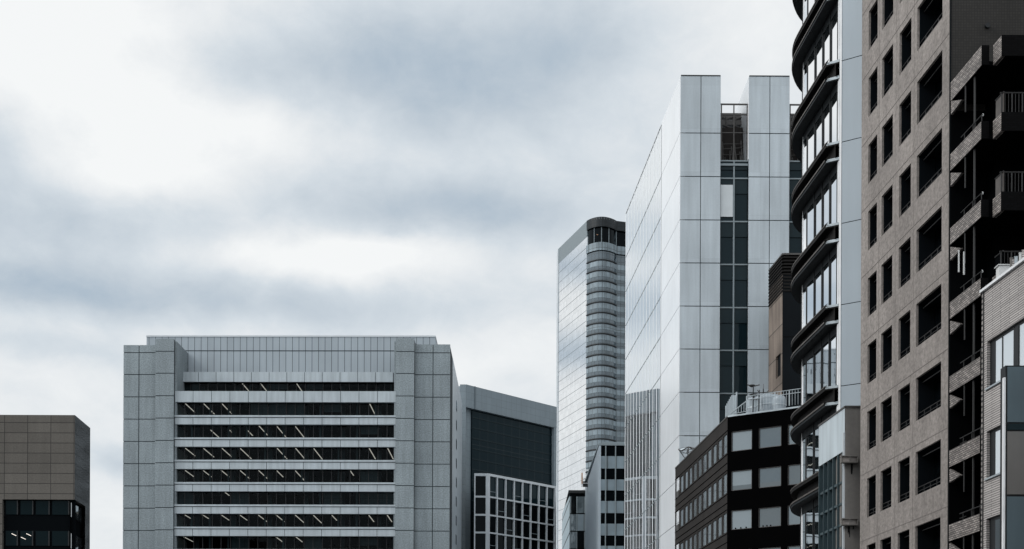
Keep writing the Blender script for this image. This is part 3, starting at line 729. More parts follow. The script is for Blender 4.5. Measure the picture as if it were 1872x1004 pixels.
# ------------------------------------------------------------------ 7  brown stone building with louvred top
def louvre_bldg():
    F = Face(1431, 461, 138, d=(1, 0)); G = Face(1431, 461, 138, vx=735)
    root = thing('louvred_building', 'stained brown stone building with black louvred top behind the round balconies', 'building', tuple(F.P(5, 0, -8)))
    z = F.z(1431, 461); zl = F.z(1431, 502); g0 = G.u(1406, 489); u1 = F.u(1520, 461)
    wz1, wz0 = G.z(1422, 650), G.z(1422, 690); wa, wb = G.u(1418.5, 670), G.u(1427, 670)
    MB().wall(G, g0, 0, 0, zl-.02, [(wa, wb, wz0, wz1)], .5).build('side_wall', M['rust_stone'], root)
    w = box1(G, wa-.05, wb+.05, wz0, wz1, -.6, -.45).build('window', M['glass_black'], root)
    MB().box(G, wa, wa+.08, wz0, wz1, -.45, -.4).build('frame', M['mid_frame'], w)
    MB().box(F, .02, u1, 0, zl-.02, -7, -.0).build('front_wall', M['shaded_stone'], root)
    for k in range(12):
        zz = z-.35*k-.2
        b = MB().box(G, g0, 0, zz-.1, zz+.08, -.3, .08).box(F, 0.1, u1, zz-.1, zz+.08, -.3, .08); b.build('louvre_blade', M['steel'] if k == 0 else M['ledge_lip'] if k % 2 == 9 else M['ledge'], root)
    MB().box(F, .4, u1, zl, z-.1, -7, -.3).build('louvre_backing', M['black_panel'], root)
    MB().quad([G.P(g0, zl, -.3), G.P(-.3, zl, -.3), G.P(-.3, z-.1, -.3), G.P(g0, z-.1, -.3)], [(0, 0)]*4).build('louvre_backing', M['black_panel'], root)
louvre_bldg()

M['side_pane'] = glass('pale_side_glass', (.20, .225, .24), f0=.25, tint=(.85, .9, .94), wav=.01)  # pale grey body under the mirror layer
# ------------------------------------------------------------------ 8  dark building with reflecting windows
def dark_bldg():
    A = Face(1330, 763, 116, vx=772); B = Face(1330, 763, 116, vx=-2700)
    zt = A.z(1330, 763); a0 = A.u(1234.5, 857); b1 = B.u(1500, 740)
    root = thing('dark_brown_office_building', 'dark brown corner office building with rows of grey reflecting windows', 'office building', tuple(A.P(-5, 0, -4)))
    zr = [(A.z(1328.6, t), A.z(1328.6, b)) for t, b in ((793, 828), (865, 901), (937, 972.5), (1009, 1045))]
    cols = [(437, 457), (466, 485), (494, 513), (522, 543), (552, 574), (582, 606), (613, 637), (647, 670), (680, 705), (714, 738)]
    cu = [(A.u(1120+a*.2828, 860), A.u(1120+b*.2828, 860)) for a, b in cols]
    ops = [(a, b, lo, hi) for a, b in cu for hi, lo in zr]
    rec = (A.u(1236), A.u(1242.5))
    MB().wall(A, a0, 0, 0, zt, ops+[(rec[0], rec[1], lo-.2, hi+.2) for hi, lo in zr], .10).build('side_wall', M['dark_brick'], root)
    for (a, b) in cu:
        for hi, lo in zr:
            w = box1(A, a-.03, b+.03, lo-.03, hi+.03, -.15, -.07).build('window', M['side_pane'], root)
    for hi, lo in zr[:4]:
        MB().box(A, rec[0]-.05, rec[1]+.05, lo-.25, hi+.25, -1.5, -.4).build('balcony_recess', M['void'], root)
        MB().box(A, rec[0]+.3, rec[1]-.5, lo-.1, lo+.55, -.39, -.05).build('condenser', M['steel'], root)
    lines = MB()
    for hi, lo in zr:
        for q in (hi+.22, lo-.18, lo-.95): lines.box(A, a0, 0, q-.03, q+.03, 0, .03)
    lines.build('panel_joint', M['black_panel'], root)
    br = [(B.z(1336.3, t), B.z(1336.3, b)) for t, b in ((789.3, 826), (861.4, 897.6), (933.5, 969), (1006, 1041))]
    bc = [(1336.3, 1374.5), (1386.4, 1428), (1439.6, 1481)]
    bu = [(B.u(a, 850), B.u(b, 850)) for a, b in bc]
    ops = [(a, b, lo, hi) for a, b in bu for hi, lo in br]
    MB().wall(B, 0, b1, 0, zt, ops, .3).build('front_wall', M['black_panel'], root)
    for a, b in bu:
        for hi, lo in br:
            wi = bu.index((a, b)); wj = br.index((hi, lo))
            w = box1(B, a, b, lo, hi, -.3, -.16).build('window', WG[((2, 1, 0), (2, 1, 3), (2, 3, 0), (0, 1, 1))[wj][wi]], root)
            if (wi, wj) in ((0, 1), (1, 1)): MB().box(B, a+.07, b-.07, lo+.07, lo+.45, -.16, -.15).build('reflection_strip', WG[3], w)  # dark strip painted low on the pane for the darker end of its reflection
            if (wi, wj) in ((1, 2), (0, 2)):
                for q_ in range(3): MB().lathe(tuple(B.P(a+.4+q_*(.35 if wi else .5), 0, -.12)[:2]), [(.02, lo+.06), (.07, lo+.12), (.02, lo+.2)], 8).build('potted_plant', M['black_panel'], w)
            f = MB()
            for q in ((a, a+.06, lo, hi), (b-.06, b, lo, hi), (a, b, lo, lo+.06), (a, b, hi-.07, hi)): f.box(B, *q, -.16, -.07)
            f.build('frame', M['steel'], w)
    # body
    p = [A.P(a0, 0, -.45), A.P(0, 0, -.45), B.P(b1, 0, -.45), B.P(b1, 0, -20), A.P(a0, 0, -20)]
    MB().prism([(q.x, q.y) for q in (A.P(a0, 0, -1.6), A.P(-.6, 0, -.6), B.P(b1, 0, -.5), B.P(b1, 0, -16), A.P(a0, 0, -13))], 0, zt-.5).build('body', M['black_panel'], root)
    MB().box(A, a0, .02, zt, zt+.12, -.4, .05).build('coping', M['steel'], root)
    MB().box(B, .02, b1, zt, zt+.14, -.4, .05).build('coping', M['galv'], root)
    # roof railing along the front edge, tied back with a raking section
    rl = Face(1364, 748, 114.2, vx=-2700)
    r0, r1 = rl.u(1365, 740), rl.u(1470, 730); z0 = zt+.1; z1 = rl.z(1365, 724.5)
    t = MB()
    for q in (z1, (z0+z1)/2+.35): t.tube(rl.P(r0, q), rl.P(r1, q), .03)
    k = 0; x = r0
    while x < r1: t.tube(rl.P(x, z0), rl.P(x, z1), (.017 if k % 5 else .05)); x += .26; k += 1
    t.tube(rl.P(r0, z0), rl.P(r0-1.3, z0, -.2), .03)
    t.tube(rl.P(r0, z0+.9), rl.P(r0-1.5, z0, 0), .05)
    for i in range(5): t.tube(rl.P(r0-.25*i, z0), rl.P(r0-.25*i, z0+.9-.17*i), .025)
    t.build('roof_railing', M['galv'], root)
    # slatted screen by the corner
    s = thing('slatted_screen', 'weathered pale slatted screen standing at the roof corner of the dark building', 'screen', tuple(at(1336, 757, 118)))
    Fs = Face(1326, 757, 118, d=(1, -.15)); sm = MB(); u1 = Fs.u(1345.5, 740)
    zb = zt-.3
    for i in range(9):
        q = u1*i/9; h = Fs.z(1330, 742-(19 if i > 4 else 4*i)); sm.box(Fs, q, q+u1/9*.72, zb, h, -.04, .04)
    sm.build('slats', M['pale_weathered'], s)
    sb = MB(); sb.tube(Fs.P(u1+.05, zb, -.2), Fs.P(u1+.05, Fs.z(1345, 716), -.2), .07); sb.tube(Fs.P(0, zb+.8, -.1), Fs.P(u1, zb+1.1, -.1), .04); sb.tube(Fs.P(u1*.3, zb, -.5), Fs.P(u1+.4, zb+1.0, -.5), .05)
    sb.build('post', M['galv'], s)
    # tanks behind the railing
    for px, Y, r, py, lab in ((1381, 117.5, .85, 728, 'rounded white rooftop tank nearest the raking end of the railing'), (1404, 116.5, 1.05, 722, 'larger white rooftop tank behind the middle of the railing'), (1424, 115.5, .6, 724, 'slim grey white rooftop tank behind the right of the railing')):
        c = at(px, 745, Y); zh = at(px, py, Y).z
        o = thing('water_tank', lab, 'water tank', (c.x, c.y, zt-.4), 'tanks on the dark building roof')
        MB().lathe((c.x, c.y), [(r*.96, zt+.1), (r, zt+.2), (r, zh-.35), (r*.9, zh-.12), (r*.5, zh), (.01, zh+.03)], 24).build('tank_shell', M['tank'], o, smooth=True)
        MB().cyl((c.x, c.y), r*.7, zt-.4, zt+.12).build('tank_base', M['steel'], o)
        MB().lathe((c.x, c.y), [(r*1.03, (zt+zh)/2), (r*1.05, (zt+zh)/2+.04), (r*1.03, (zt+zh)/2+.1)], 24).build('hoop', M['galv'], o)
    # masts and antennas
    def mast(px, py0, py1, Y, lab, kind):
        a = at(px, py0, Y); a.z = zt; b = at(px+1, py1, Y)
        o = thing('roof_antenna', lab, 'antenna', tuple(a), 'antennas on the dark building roof')
        m = MB().tube(a, (b.x, b.y, b.z), .06, r2=.045)
        m.build('mast', M['dark_frame'], o)
        d = MB()
        if kind == 0:
            for s_ in (-1, 1): d.tube(b+Vector((.1*s_, 0, 0)), b+Vector((.55*s_, 0, .12)), .05)
            d.lathe((b.x-.15, b.y-.1), [(.02, b.z-.15), (.28, b.z), (.30, b.z+.05)], 14); d.tube(b-Vector((.5, 0, 1.2)), b+Vector((.6, 0, -1.2)), .04)
        elif kind == 1:
            d.lathe((b.x-.5, b.y-.2), [(.03, b.z-.75), (.34, b.z-.5), (.4, b.z-.45)], 16); d.tube(b-Vector((.5, .2, .6)), b-Vector((0, 0, .4)), .05)
            d.tube(b-Vector((1.2, 0, 2.4)), b+Vector((1.2, 0, -2.4)), .05); d.tube(b-Vector((0, 0, 2.6)), b+Vector((1.1, 0, -4.2)), .09)
        else:
            for q in (-.35, 0, .3): d.tube(b+Vector((q, 0, -.35)), b+Vector((q*1.6, 0, -.1)), .03)
            d.tube(b-Vector((.6, 0, .35)), b+Vector((1.1, 0, -.28)), .04)
        d.build('antenna_head', M['steel'], o)
    mast(1376.3, 752, 706, 116, 'black roof mast with small dish, tallest, at the left of the tanks', 0)
    mast(1387, 752, 713, 115.5, 'black roof mast carrying a dish, in front of the middle tank', 1)
    mast(1394.5, 750, 711, 117, 'thin comb shaped roof antenna right of the dish mast', 2)
    a = at(1396, 720, 117); o = MB().tube((a.x, a.y, zt), (a.x, a.y, at(1396, 702, 117).z), .02).build('roof_antenna', M['steel']); tag(o, 'hair thin whip antenna rising highest behind the tanks', 'antenna', 'antennas on the dark building roof')
    # wire framed dish on the far end of the roof
    c = at(1257, 828, 134); o = thing('wire_frame_canopy', 'folded wire and cloth canopy perched on the far roof end of the dark building', 'canopy', (c.x, c.y, zt))
    m = MB(); tp = Vector((c.x+.1, c.y, at(1257, 817, 134).z))
    rim = [Vector((c.x+.95*math.cos(k*math.pi/4), c.y+.8*math.sin(k*math.pi/4), at(1257, 824, 134).z+.15*math.sin(k*2))) for k in range(8)]
    for k in range(8): m.tube(tp, rim[k], .035); m.tube(rim[k], rim[(k+1) % 8], .03)
    m.tube(tp, (c.x, c.y, zt), .06); m.tube(rim[4], (c.x-.3, c.y, zt), .04); m.tube(rim[0], (c.x-.1, c.y, zt), .03); m.build('frame', M['steel'], o)
    m = MB(); m.quad([tp, rim[3], rim[4]], [(0, 0), (1, 0), (1, 1)]); m.quad([tp, rim[4], rim[5]], [(0, 0), (1, 0), (1, 1)]); m.quad([rim[4], rim[5], Vector((c.x-.4, c.y, zt+.3))], [(0, 0), (1, 0), (1, 1)])
    m.build('cloth', M['pale_weathered'], o)
dark_bldg()

# ------------------------------------------------------------------ 9  building with curved balconies
def round_bldg():
    S = Face(1533, 700, 72, vx=775)          # window wall; u negative = farther away
    B = Face(1533, 700, 72, vx=-2714)
    root = thing('curved_balcony_building', 'building with curved black ledges around bright glass and a plain blue grey end wall', 'building', tuple(B.P(3, 0, -5)))
    A0 = S.A; ds = -S.d; out = S.nrm        # ds goes away from the camera
    if ds.y < 0: ds = -ds
    Ls, Rg = 6.1, 7.0
    cen = A0+ds*Ls-out*Rg
    def path(off, start=0.0, n=24, ang=105):
        pts = [A0+ds*start+out*off] ; k = 5
        for i in range(1, k+1): pts.append(A0+ds*(start+(Ls-start)*i/k)+out*off)
        for i in range(1, n+1):
            a = R_(ang)*i/n; d_ = out*math.cos(a)+ds*math.sin(a); pts.append(cen+d_*(Rg+off))
        return pts
    def ribbon(o_in, o_out, z0, z1, nm, m, lead=True, par=root, lip=None):
        po, pi = path(o_out, start=.4), path(o_in)
        # slanted near end: runs along the end-wall direction back to the corner
        b = MB(); t = 0
        e = A0+B.d*(-.0); 
        first = B.P(-o_out/abs(B.nrm.x*0+abs(out.dot(B.d))) if 0 else -o_out/abs(out.dot(B.d)), 0); firstv = Vector((first.x, first.y))
        po = [A0+out*0+Vector((B.d.x, B.d.y))*0.02 + Vector((0, 0))]+[firstv]+po[1:] if o_in <= 0.01 else [firstv]+po[1:]
        pi = ([pi[0]]+pi[:1]+pi[1:]) if len(pi) < len(po) else pi
        for i in range(len(po)-1):
            a, c, d, e2 = po[i], po[i+1], pi[i+1], pi[i]; w = (c-a).length
            b.quad([(*a, z0), (*c, z0), (*c, z1), (*a, z1)], [(t, z0), (t+w, z0), (t+w, z1), (t, z1)])
            b.quad([(*a, z1), (*c, z1), (*d, z1), (*e2, z1)], [(t, 0), (t+w, 0), (t+w, .6), (t, .6)])
            b.quad([(*e2, z0), (*d, z0), (*c, z0), (*a, z0)], [(t, .6), (t+w, .6), (t+w, 0), (t, 0)])
            t += w
        return b.build(nm, m, par)
    zU = [S.z(1512, y) for y in (114.7, 263, 411.8, 558, 707, 855, 1003)]
    zz = [B.z(1513, y) for y in (114.7, 263, 411.8, 558.5, 707, 855, 1003)]
    pitch = (zz[0]-zz[4])/4
    lv = [zz[0]+pitch]+[zz[0]-pitch*k for k in range(0, 9)]; lv.insert(0, zz[0]+2*pitch)
    gap = pitch*30.5/148.2
    top = lv[0]+1.5
    gl = path(0)
    M['bal_glass'] = glass('bright_street_glass', (.03, .04, .045), f0=.72, tint=(.98, .99, 1.0), rough=.01, wav=.003, power=1.2)
    for k in range(len(lv)):
        zu = lv[k]; zl = zu-gap
        if zu < 2: break
        nxt = lv[k+1] if k+1 < len(lv) else 0
        up = ribbon(.0, .62, zu-.20, zu, 'upper_ledge', M['ledge'])
        ribbon(.58, .65, zu-.03, zu+.03, 'lip', M['ledge_lip'], par=up)
        lo = ribbon(.0, .62, zl-.17, zl+.03, 'lower_ledge', M['soffit'])
        ribbon(.58, .67, zl-.02, zl+.06, 'lip', M['ledge_lip'], par=lo)
        pts = path(.22); MB().prism([tuple(p) for p in pts], zl+.03, zu-.2, closed=False).build('fascia', M['ledge'], root)
        tr = path(.03); MB().prism([tuple(p) for p in tr], zl-.62, zl-.17, closed=False).build('transom', M['soffit'], root)
        # soffit edge strip (bright end cap)
        MB().box(B, -.74, -.02, zu-.13, zu+.0, -.05, .02).build('end_cap', M['galv'], root)
        MB().box(B, -.74, -.02, zl-.12, zl+.03, -.05, .02).build('end_cap', M['galv'], root)
        # panes between the ledges
        ws = [0, .25, 1.6, 3.0, 4.5, Ls]
        for i in range(5):
            a, c = A0+ds*ws[i], A0+ds*ws[i+1]; z1, z0 = zl-.17, max(nxt, 0)
            tl = random.Random(k*9+i).uniform(-.004, .004); w_ = (c-a).length
            a2 = a+out*tl; c2 = c-out*tl
            if i == 0: MB().box(S, -.24, 0.0, z0, z1, -.1, .04).build('white_jamb', M['white_paint'], root); continue
            w = MB().quad([(*c2, z0), (*a2, z0), (*a2, z1), (*c2, z1)], [(0, z0), (w_, z0), (w_, z1), (0, z1)]).build('window', M['bal_glass'], root)
            m_ = MB().box(S, -ws[i]-.035, -ws[i]+.035, z0, z1, -.05, .07); m_.build('mullion', M['dark_frame'], w)
        arc = gl[5:]
        for i in range(0, len(arc)-1, 2):
            a, c = arc[i], arc[min(i+2, len(arc)-1)]; w_ = (c-a).length
            MB().quad([(*c, z0), (*a, z0), (*a, z1), (*c, z1)], [(0, z0), (w_, z0), (w_, z1), (0, z1)]).build('curved_window', M['bal_glass'], root)
            MB().tube((*a, z0), (*a, z1), .05).build('mullion', M['white_paint'] if i == 2 else M['dark_frame'], root)
    # interior filler & end wall
    cp = [tuple(A0-out*.6+ds*.1)]+[tuple(p-(p-cen).normalized()*.6) if i > 5 else tuple(p-out*.6) for i, p in enumerate(gl)][1:]
    far = [tuple(cen-out*6+ds*2), tuple(cen-out*8-ds*12)]
    MB().prism(cp+[tuple(B.P(6, 0, -9)[:2]), tuple(B.P(6, 0, -.5)[:2]), tuple(B.P(.2, 0, -.5)[:2])], 0, top).build('core', M['black_wall'], root)
    js = [B.z(1537, y) for y in (112, 258.5, 410, 555.5, 706)]; pj = (js[0]-js[4])/4
    js = [js[0]+2*pj, js[0]+pj]+[js[0]-pj*k for k in range(0, 9)]
    b = MB(); zs = [top+1]+[q for q in js if 1 < q < top]+[0]
    for i in range(len(zs)-1): b.box(B, .0, 7, zs[i+1]+.022, zs[i]-.022, -.4, 0)
    b.build('end_wall', M['grey_panel'], root)
    MB().box(B, .03, 7, 0, top+.9, -.45, -.03).build('joint_backing', M['groove'], root)
    MB().box(B, -.0, .12, 0, top+1, -.02, .03).build('corner_trim', M['white_paint'], root)
round_bldg()

# ------------------------------------------------------------------ 10  narrow infill building with teal fins
def infill():
    F = Face(1545.5, 745.5, 66, d=(1, .0)); G = Face(1545.5, 745.5, 66, vx=760)
    root = thing('narrow_infill_building', 'narrow low building with pale weathered top panel, teal fins and rusty brackets', 'building', tuple(F.P(1, 0, -3)))
    z = F.z(1545.5, 745.5); g0 = G.u(1497.5, 783)
    u1 = F.u(1600, 745); zg = G.z(1541, 826)
    MB().box(F, 0, u1, 0, z, -3.9, 0).build('front_wall', M['taupe'], root)
    MB().box(F, -.03, u1, z, z+.10, -4, .04).build('coping', M['steel'], root)
    MB().quad([G.P(g0, zg, .02), G.P(-.02, zg, .02), G.P(-.02, z, .02), G.P(g0, z, .02)], [(g0, zg), (0, zg), (0, z), (g0, z)]).build('side_panel', M['pale_weathered'], root)
    MB().quad([G.P(g0, z+.01, .03), G.P(0, z+.01, .03), G.P(0, z+.01, -1), G.P(g0, z+.01, -1)], [(0, 0)]*4).build('roof', M['steel'], root)
    MB().box(G, g0-.03, 0, z, z+.08, -.4, .06).build('coping', M['steel'], root)
    MB().box(G, g0, -.1, 0, zg, -.6, -.16).build('curtain_wall', M['glass_teal'], root)
    n = 6
    for k in range(n):
        x = g0+(-.22-g0)*k/(n-1) if 0 else g0+.1+(-.35-g0-.1)*k/(n-1)
        MB().box(G, x-.035, x+.035, 0, zg, -.16, .04).build('fin', M['teal_frame'], root)
    for yy in (880, 919, 958, 1000):
        q = G.z(1541, yy); MB().box(G, g0, -.1, q-.06, q+.06, -.16, -.02).build('transom', M['teal_frame'], root)
    MB().box(G, -.16, -.04, 0, zg+.9, -.1, .08).build('downpipe_cover', M['pale_frame'], root)
    for yt, yb in ((835, 848), (949, 962)):
        z1, z0 = F.z(1550, yt), F.z(1550, yb); a, b = F.u(1535.5, yt), F.u(1566, yt)
        t = thing('wall_bracket', 'rusty pale bracket box on the narrow building, %s of two' % ('upper' if yt < 900 else 'lower'), 'bracket', tuple(F.P((a+b)/2, z0, .2)), 'bracket boxes on the narrow building')
        m = MB()
        m.box(F, a, b, z1-.05, z1, .01, .32); m.box(F, a, b, z0, z0+.05, .01, .32)
        for q in (a, (a+b)/2-.02, b-.05): m.box(F, q, q+.05, z0+.05, z1-.05, .27, .31)
        m.build('frame', M['taupe'], t)
        MB().box(F, a+.06, b-.06, z0+.05, z1-.05, .01, .22).build('panel', M['bracket_panel'], t)
        s = MB(); rr = random.Random(int(yt))
        for k in range(5): x = a+.35+rr.random()*(b-a-.5); s.box(F, x, x+.03+rr.random()*.03, z0-.15-rr.random()*.5, z0-.005, .004, .008)
        s.build('rust_stain', M['dark_frame'], root)
infill()

# ------------------------------------------------------------------ 11  beige building with deep windows
def beige():
    F = Face(1733, 700, 53.3, vx=775)
    fu = lambda x: F.u(x, 700)
    u0 = fu(1573.3); zt = CAMZ+2.15*21.26
    root = thing('beige_apartment_building', 'tall beige brown building with a grid of deep black window openings', 'apartment building', tuple(F.P(u0/2, 0, -5)))
    K = (1733-775)*53.3/FPX
    tops = [CAMZ+K*(1.599+.1505*2-.1505*k) for k in range(0, 14)]
    h = .0875*K; cols = [(1585.6, 1601.8), (1610.3, 1630.3), (1642, 1663.6), (1674.3, 1720.3)]
    ops = []; cu = [(fu(a), fu(b)) for a, b in cols]
    for t in tops:
        if t-h < 3: break
        for a, b in cu: ops.append((a, b, t-h, t))
    MB().wall(F, u0, 0, 0, zt, ops, .85).build('wall', M['stucco'], root)
    for (a, b, lo, hi) in ops:
        w = box1(F, a-.04, b+.04, lo-.02, hi+.02, -.95, -.8).build('window', M['glass_black'], root)
        # dark lining of the reveal
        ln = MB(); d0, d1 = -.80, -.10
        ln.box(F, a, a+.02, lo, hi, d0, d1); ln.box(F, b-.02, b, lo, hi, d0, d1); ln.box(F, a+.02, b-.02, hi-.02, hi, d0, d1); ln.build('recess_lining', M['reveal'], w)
        MB().box(F, a+.06, b-.04, hi-.20, hi-.16, -.30, -.27).build('blind_rail', M['rail'], w)
        g = MB(); g.tube(F.P(a+.02, lo+.34, -.12), F.P(b-.02, lo+.34, -.12), .022); g.tube(F.P(a+.02, lo+.17, -.12), F.P(b-.02, lo+.17, -.12), .016)
        np_ = 3 if b-a > 2 else 1
        for i in range(np_): x = a+(b-a)*(i+1)/(np_+1); g.tube(F.P(x, lo, -.12), F.P(x, lo+.34, -.12), .02)
        g.build('guard_rail', M['rail'], w)
    # string course joints on the render
    b = MB()
    for t in tops: b.box(F, u0+.02, -.02, t+.30, t+.325, 0, .012)
    for x in (fu(1605.5), fu(1636), fu(1669)): b.box(F, x-.012, x+.012, 4, zt-.2, 0, .009)
    b.build('render_joint', M['stucco_joint'], root)
    # front (street-end) wall, black tile, and the rest of the body
    E = Face(1733, 700, 53.3, d=(1, 0))
    MB().box(E, -.0, 16, 0, zt-.1, -.45, .08).build('tiled_end_wall', M['black_tile'], root)
    MB().box(E, .0, .05, 0, zt-.2, .08, .1).build('corner_edge', M['reveal'], root)
    MB().prism([tuple(F.P(u0, 0, -.9)[:2]), tuple(F.P(-.3, 0, -.9)[:2]), tuple(F.P(-.3, 0, -14)[:2]), tuple(F.P(u0, 0, -14)[:2])], 0, zt-.5).build('body', M['black_wall'], root)
    p = at(1804.5, 48, 53.2); MB().tube((p.x, p.y+.05, p.z), (p.x, p.y-.1, p.z), .10, 12).build('wall_vent', M['dark_frame'], root)
beige()

# ------------------------------------------------------------------ 12  apartment block with tiled balconies
def balconies():
    S = Face(1733, 700, 53.1, vx=775)
    b1 = S.u(1793, 400); A1 = S.P(b1, 0)
    f0 = S.u(1737, 400)
    E1 = Face(0, 0, 0, d=(1, 0), o=(A1.x, A1.y)); e1 = E1.u(1815, 300)
    c = E1.P(e1, 0); S2 = Face(0, 0, 0, d=S.d, o=(c.x, c.y)); s2 = S2.u(1830, 300)
    c2 = S2.P(s2, 0); E2 = Face(0, 0, 0, d=(1, 0), o=(c2.x, c2.y))
    root = thing('balcony_apartment_block', 'dark apartment block with stacked brick tiled balconies between beige and pale tiled buildings', 'apartment building', (A1.x+4, A1.y+1.5, 0))
    tops = [S.z(1793, y) for y in (85, 223, 364, 510.5, 657, 797, 938, 1078)]
    pitch = (tops[1]-tops[6])/5; tops = [tops[0]]+[tops[1]-pitch*k for k in range(8)]
    zt = tops[0]
    poly = [tuple(S.P(f0+.1, 0, -1.7)[:2]), (A1.x+1.9, A1.y+1.5), (A1.x+12, A1.y+1.5), (A1.x+12, 53.15), (S.P(f0, 0)[0]+1.6, 53.15)]
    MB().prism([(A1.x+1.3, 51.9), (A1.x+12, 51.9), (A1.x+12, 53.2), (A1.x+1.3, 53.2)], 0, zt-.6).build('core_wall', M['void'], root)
    fx = S.P(f0, 0).x; MB().box(Face(0, 0, 0, d=(1, 0), o=(fx+.05, 53.06)), 0, A1.x+1.3-fx-.05, 0, at(1760, 203, 53.06).z, -.04, .03).build('recess_wall', M['void'], root)  # near-black panel paints the recess shade over the tiled wall
    th = .14
    for k, t in enumerate(tops):
        if t < 3.5: break
        h = .74 if k == 0 else .66
        bal = box1(E1, .05-(.0), 12, t-h-.02, t-h+.16, -2.4, -.05)
        slab = MB().prism([tuple(S.P(f0, 0, -.03)[:2]), tuple(S.P(b1, 0, -.03)[:2]), tuple(E1.P(e1, 0, -.03)[:2]), tuple(S2.P(s2, 0, -.03)[:2]), tuple(E2.P(11, 0, -.03)[:2]), (E2.P(11, 0)[0], 53.2), (S.P(f0, 0)[0]+.1, 53.2)], t-h+.0, t-h+.16)
        bo = slab.build('balcony', M['void'], root)
        p = MB().box(S, f0, b1, t-h, t, -th, 0); p.box(S2, 0, s2, t-h-.02, t+.02, -th, 0)
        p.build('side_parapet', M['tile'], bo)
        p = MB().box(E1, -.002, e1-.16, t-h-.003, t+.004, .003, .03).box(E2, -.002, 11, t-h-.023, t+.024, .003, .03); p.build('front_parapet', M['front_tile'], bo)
        # soffit beam by the neighbouring wall
        dz = t-tops[1]; tri = [S.uz(1737, 316), S.uz(1757, 316), S.uz(1737, 341)]; tb = MB()
        for n_ in (-.02, -.14):
            q = [S.P(u_, z_+dz, n_) for u_, z_ in tri]; tb.quad(q, [(u_, z_) for u_, z_ in tri])
        for i in range(3):
            (ua, za), (ub, zb_) = tri[i], tri[(i+1) % 3]
            tb.quad([S.P(ua, za+dz, -.02), S.P(ub, zb_+dz, -.02), S.P(ub, zb_+dz, -.14), S.P(ua, za+dz, -.14)], [(0, 0), (1, 0), (1, .1), (0, .1)])
        tb.build('bracket', M['tile'], bo)
        if k:
            r = MB(); rz = t+.30
            a, b = S.P(b1-.05, rz, -.07), S.P(f0+.9, rz-.0, -.07)
            r.tube(a, b, .022)
            for q in (.1, .9, 1.7): r.tube(S.P(b1-q, t, -.07), S.P(b1-q, rz, -.07), .018)
            r.tube(S.P(f0+.25, t+.22, -.35), S.P(f0+.85, t+.22, -.35), .025)
            r.build('handrail', M['rail'], bo)
            r = MB(); x = .05; i = 0
            r.tube(E2.P(0, t+.80, -.1), E2.P(6, t+.80, -.1), .03); r.tube(S2.P(-.0, t+.80, -.1), S2.P(s2, t+.80, -.1), .03)
            while x < 3.5: r.tube(E2.P(x, t, -.1), E2.P(x, t+.80, -.1), .012 if i % 3 else .028, 4); x += .13; i += 1
            r.build('balustrade', M['rail'], bo)
            g = MB().box(S2, .02, s2-.02, t+.04, t+.77, -.12, -.10); g.build('side_screen', M['ledge_lip'] if k < 3 else M['void'], bo)
            # drainpipe and fittings on the recessed wall
            d = MB(); xx = E1.u(1797, 300)
            pt = E1.P(xx, 0, -.9); pz0 = t; d.tube((pt.x, pt.y, t-.2), (pt.x, pt.y, t+pitch-h), .045)
            pt2 = E1.P(xx-.12, 0, -1.6); d.tube((pt2.x, pt2.y, t+1.1), (pt2.x, pt2.y, t+pitch-h), .03)
            d.build('drainpipe', M['rail'], bo)
            lz = E1.P(.1, 0, -.1); MB().lathe((lz.x, lz.y), [(.01, t+.24), (.035, t+.26), (.035, t+.33), (.01, t+.35)], 10).build('lamp', M['ac_white'], bo)
    if True:
        l = at(1778, 490, 51.0); o = MB()
        o.box(Face(0, 0, 0, d=(1, 0), o=(l.x-.5, 51.2)), 0, .05, l.z-.1, l.z+.75, 0, .03); o.box(Face(0, 0, 0, d=(1, .3), o=(l.x-.3, 51.2)), 0, .06, l.z-.2, l.z+.7, 0, .03)
        o = o.build('folded_pole', M['ac_white']); tag(o, 'pair of pale folded poles leaning inside a dark balcony beside the beige building', 'poles')
balconies()

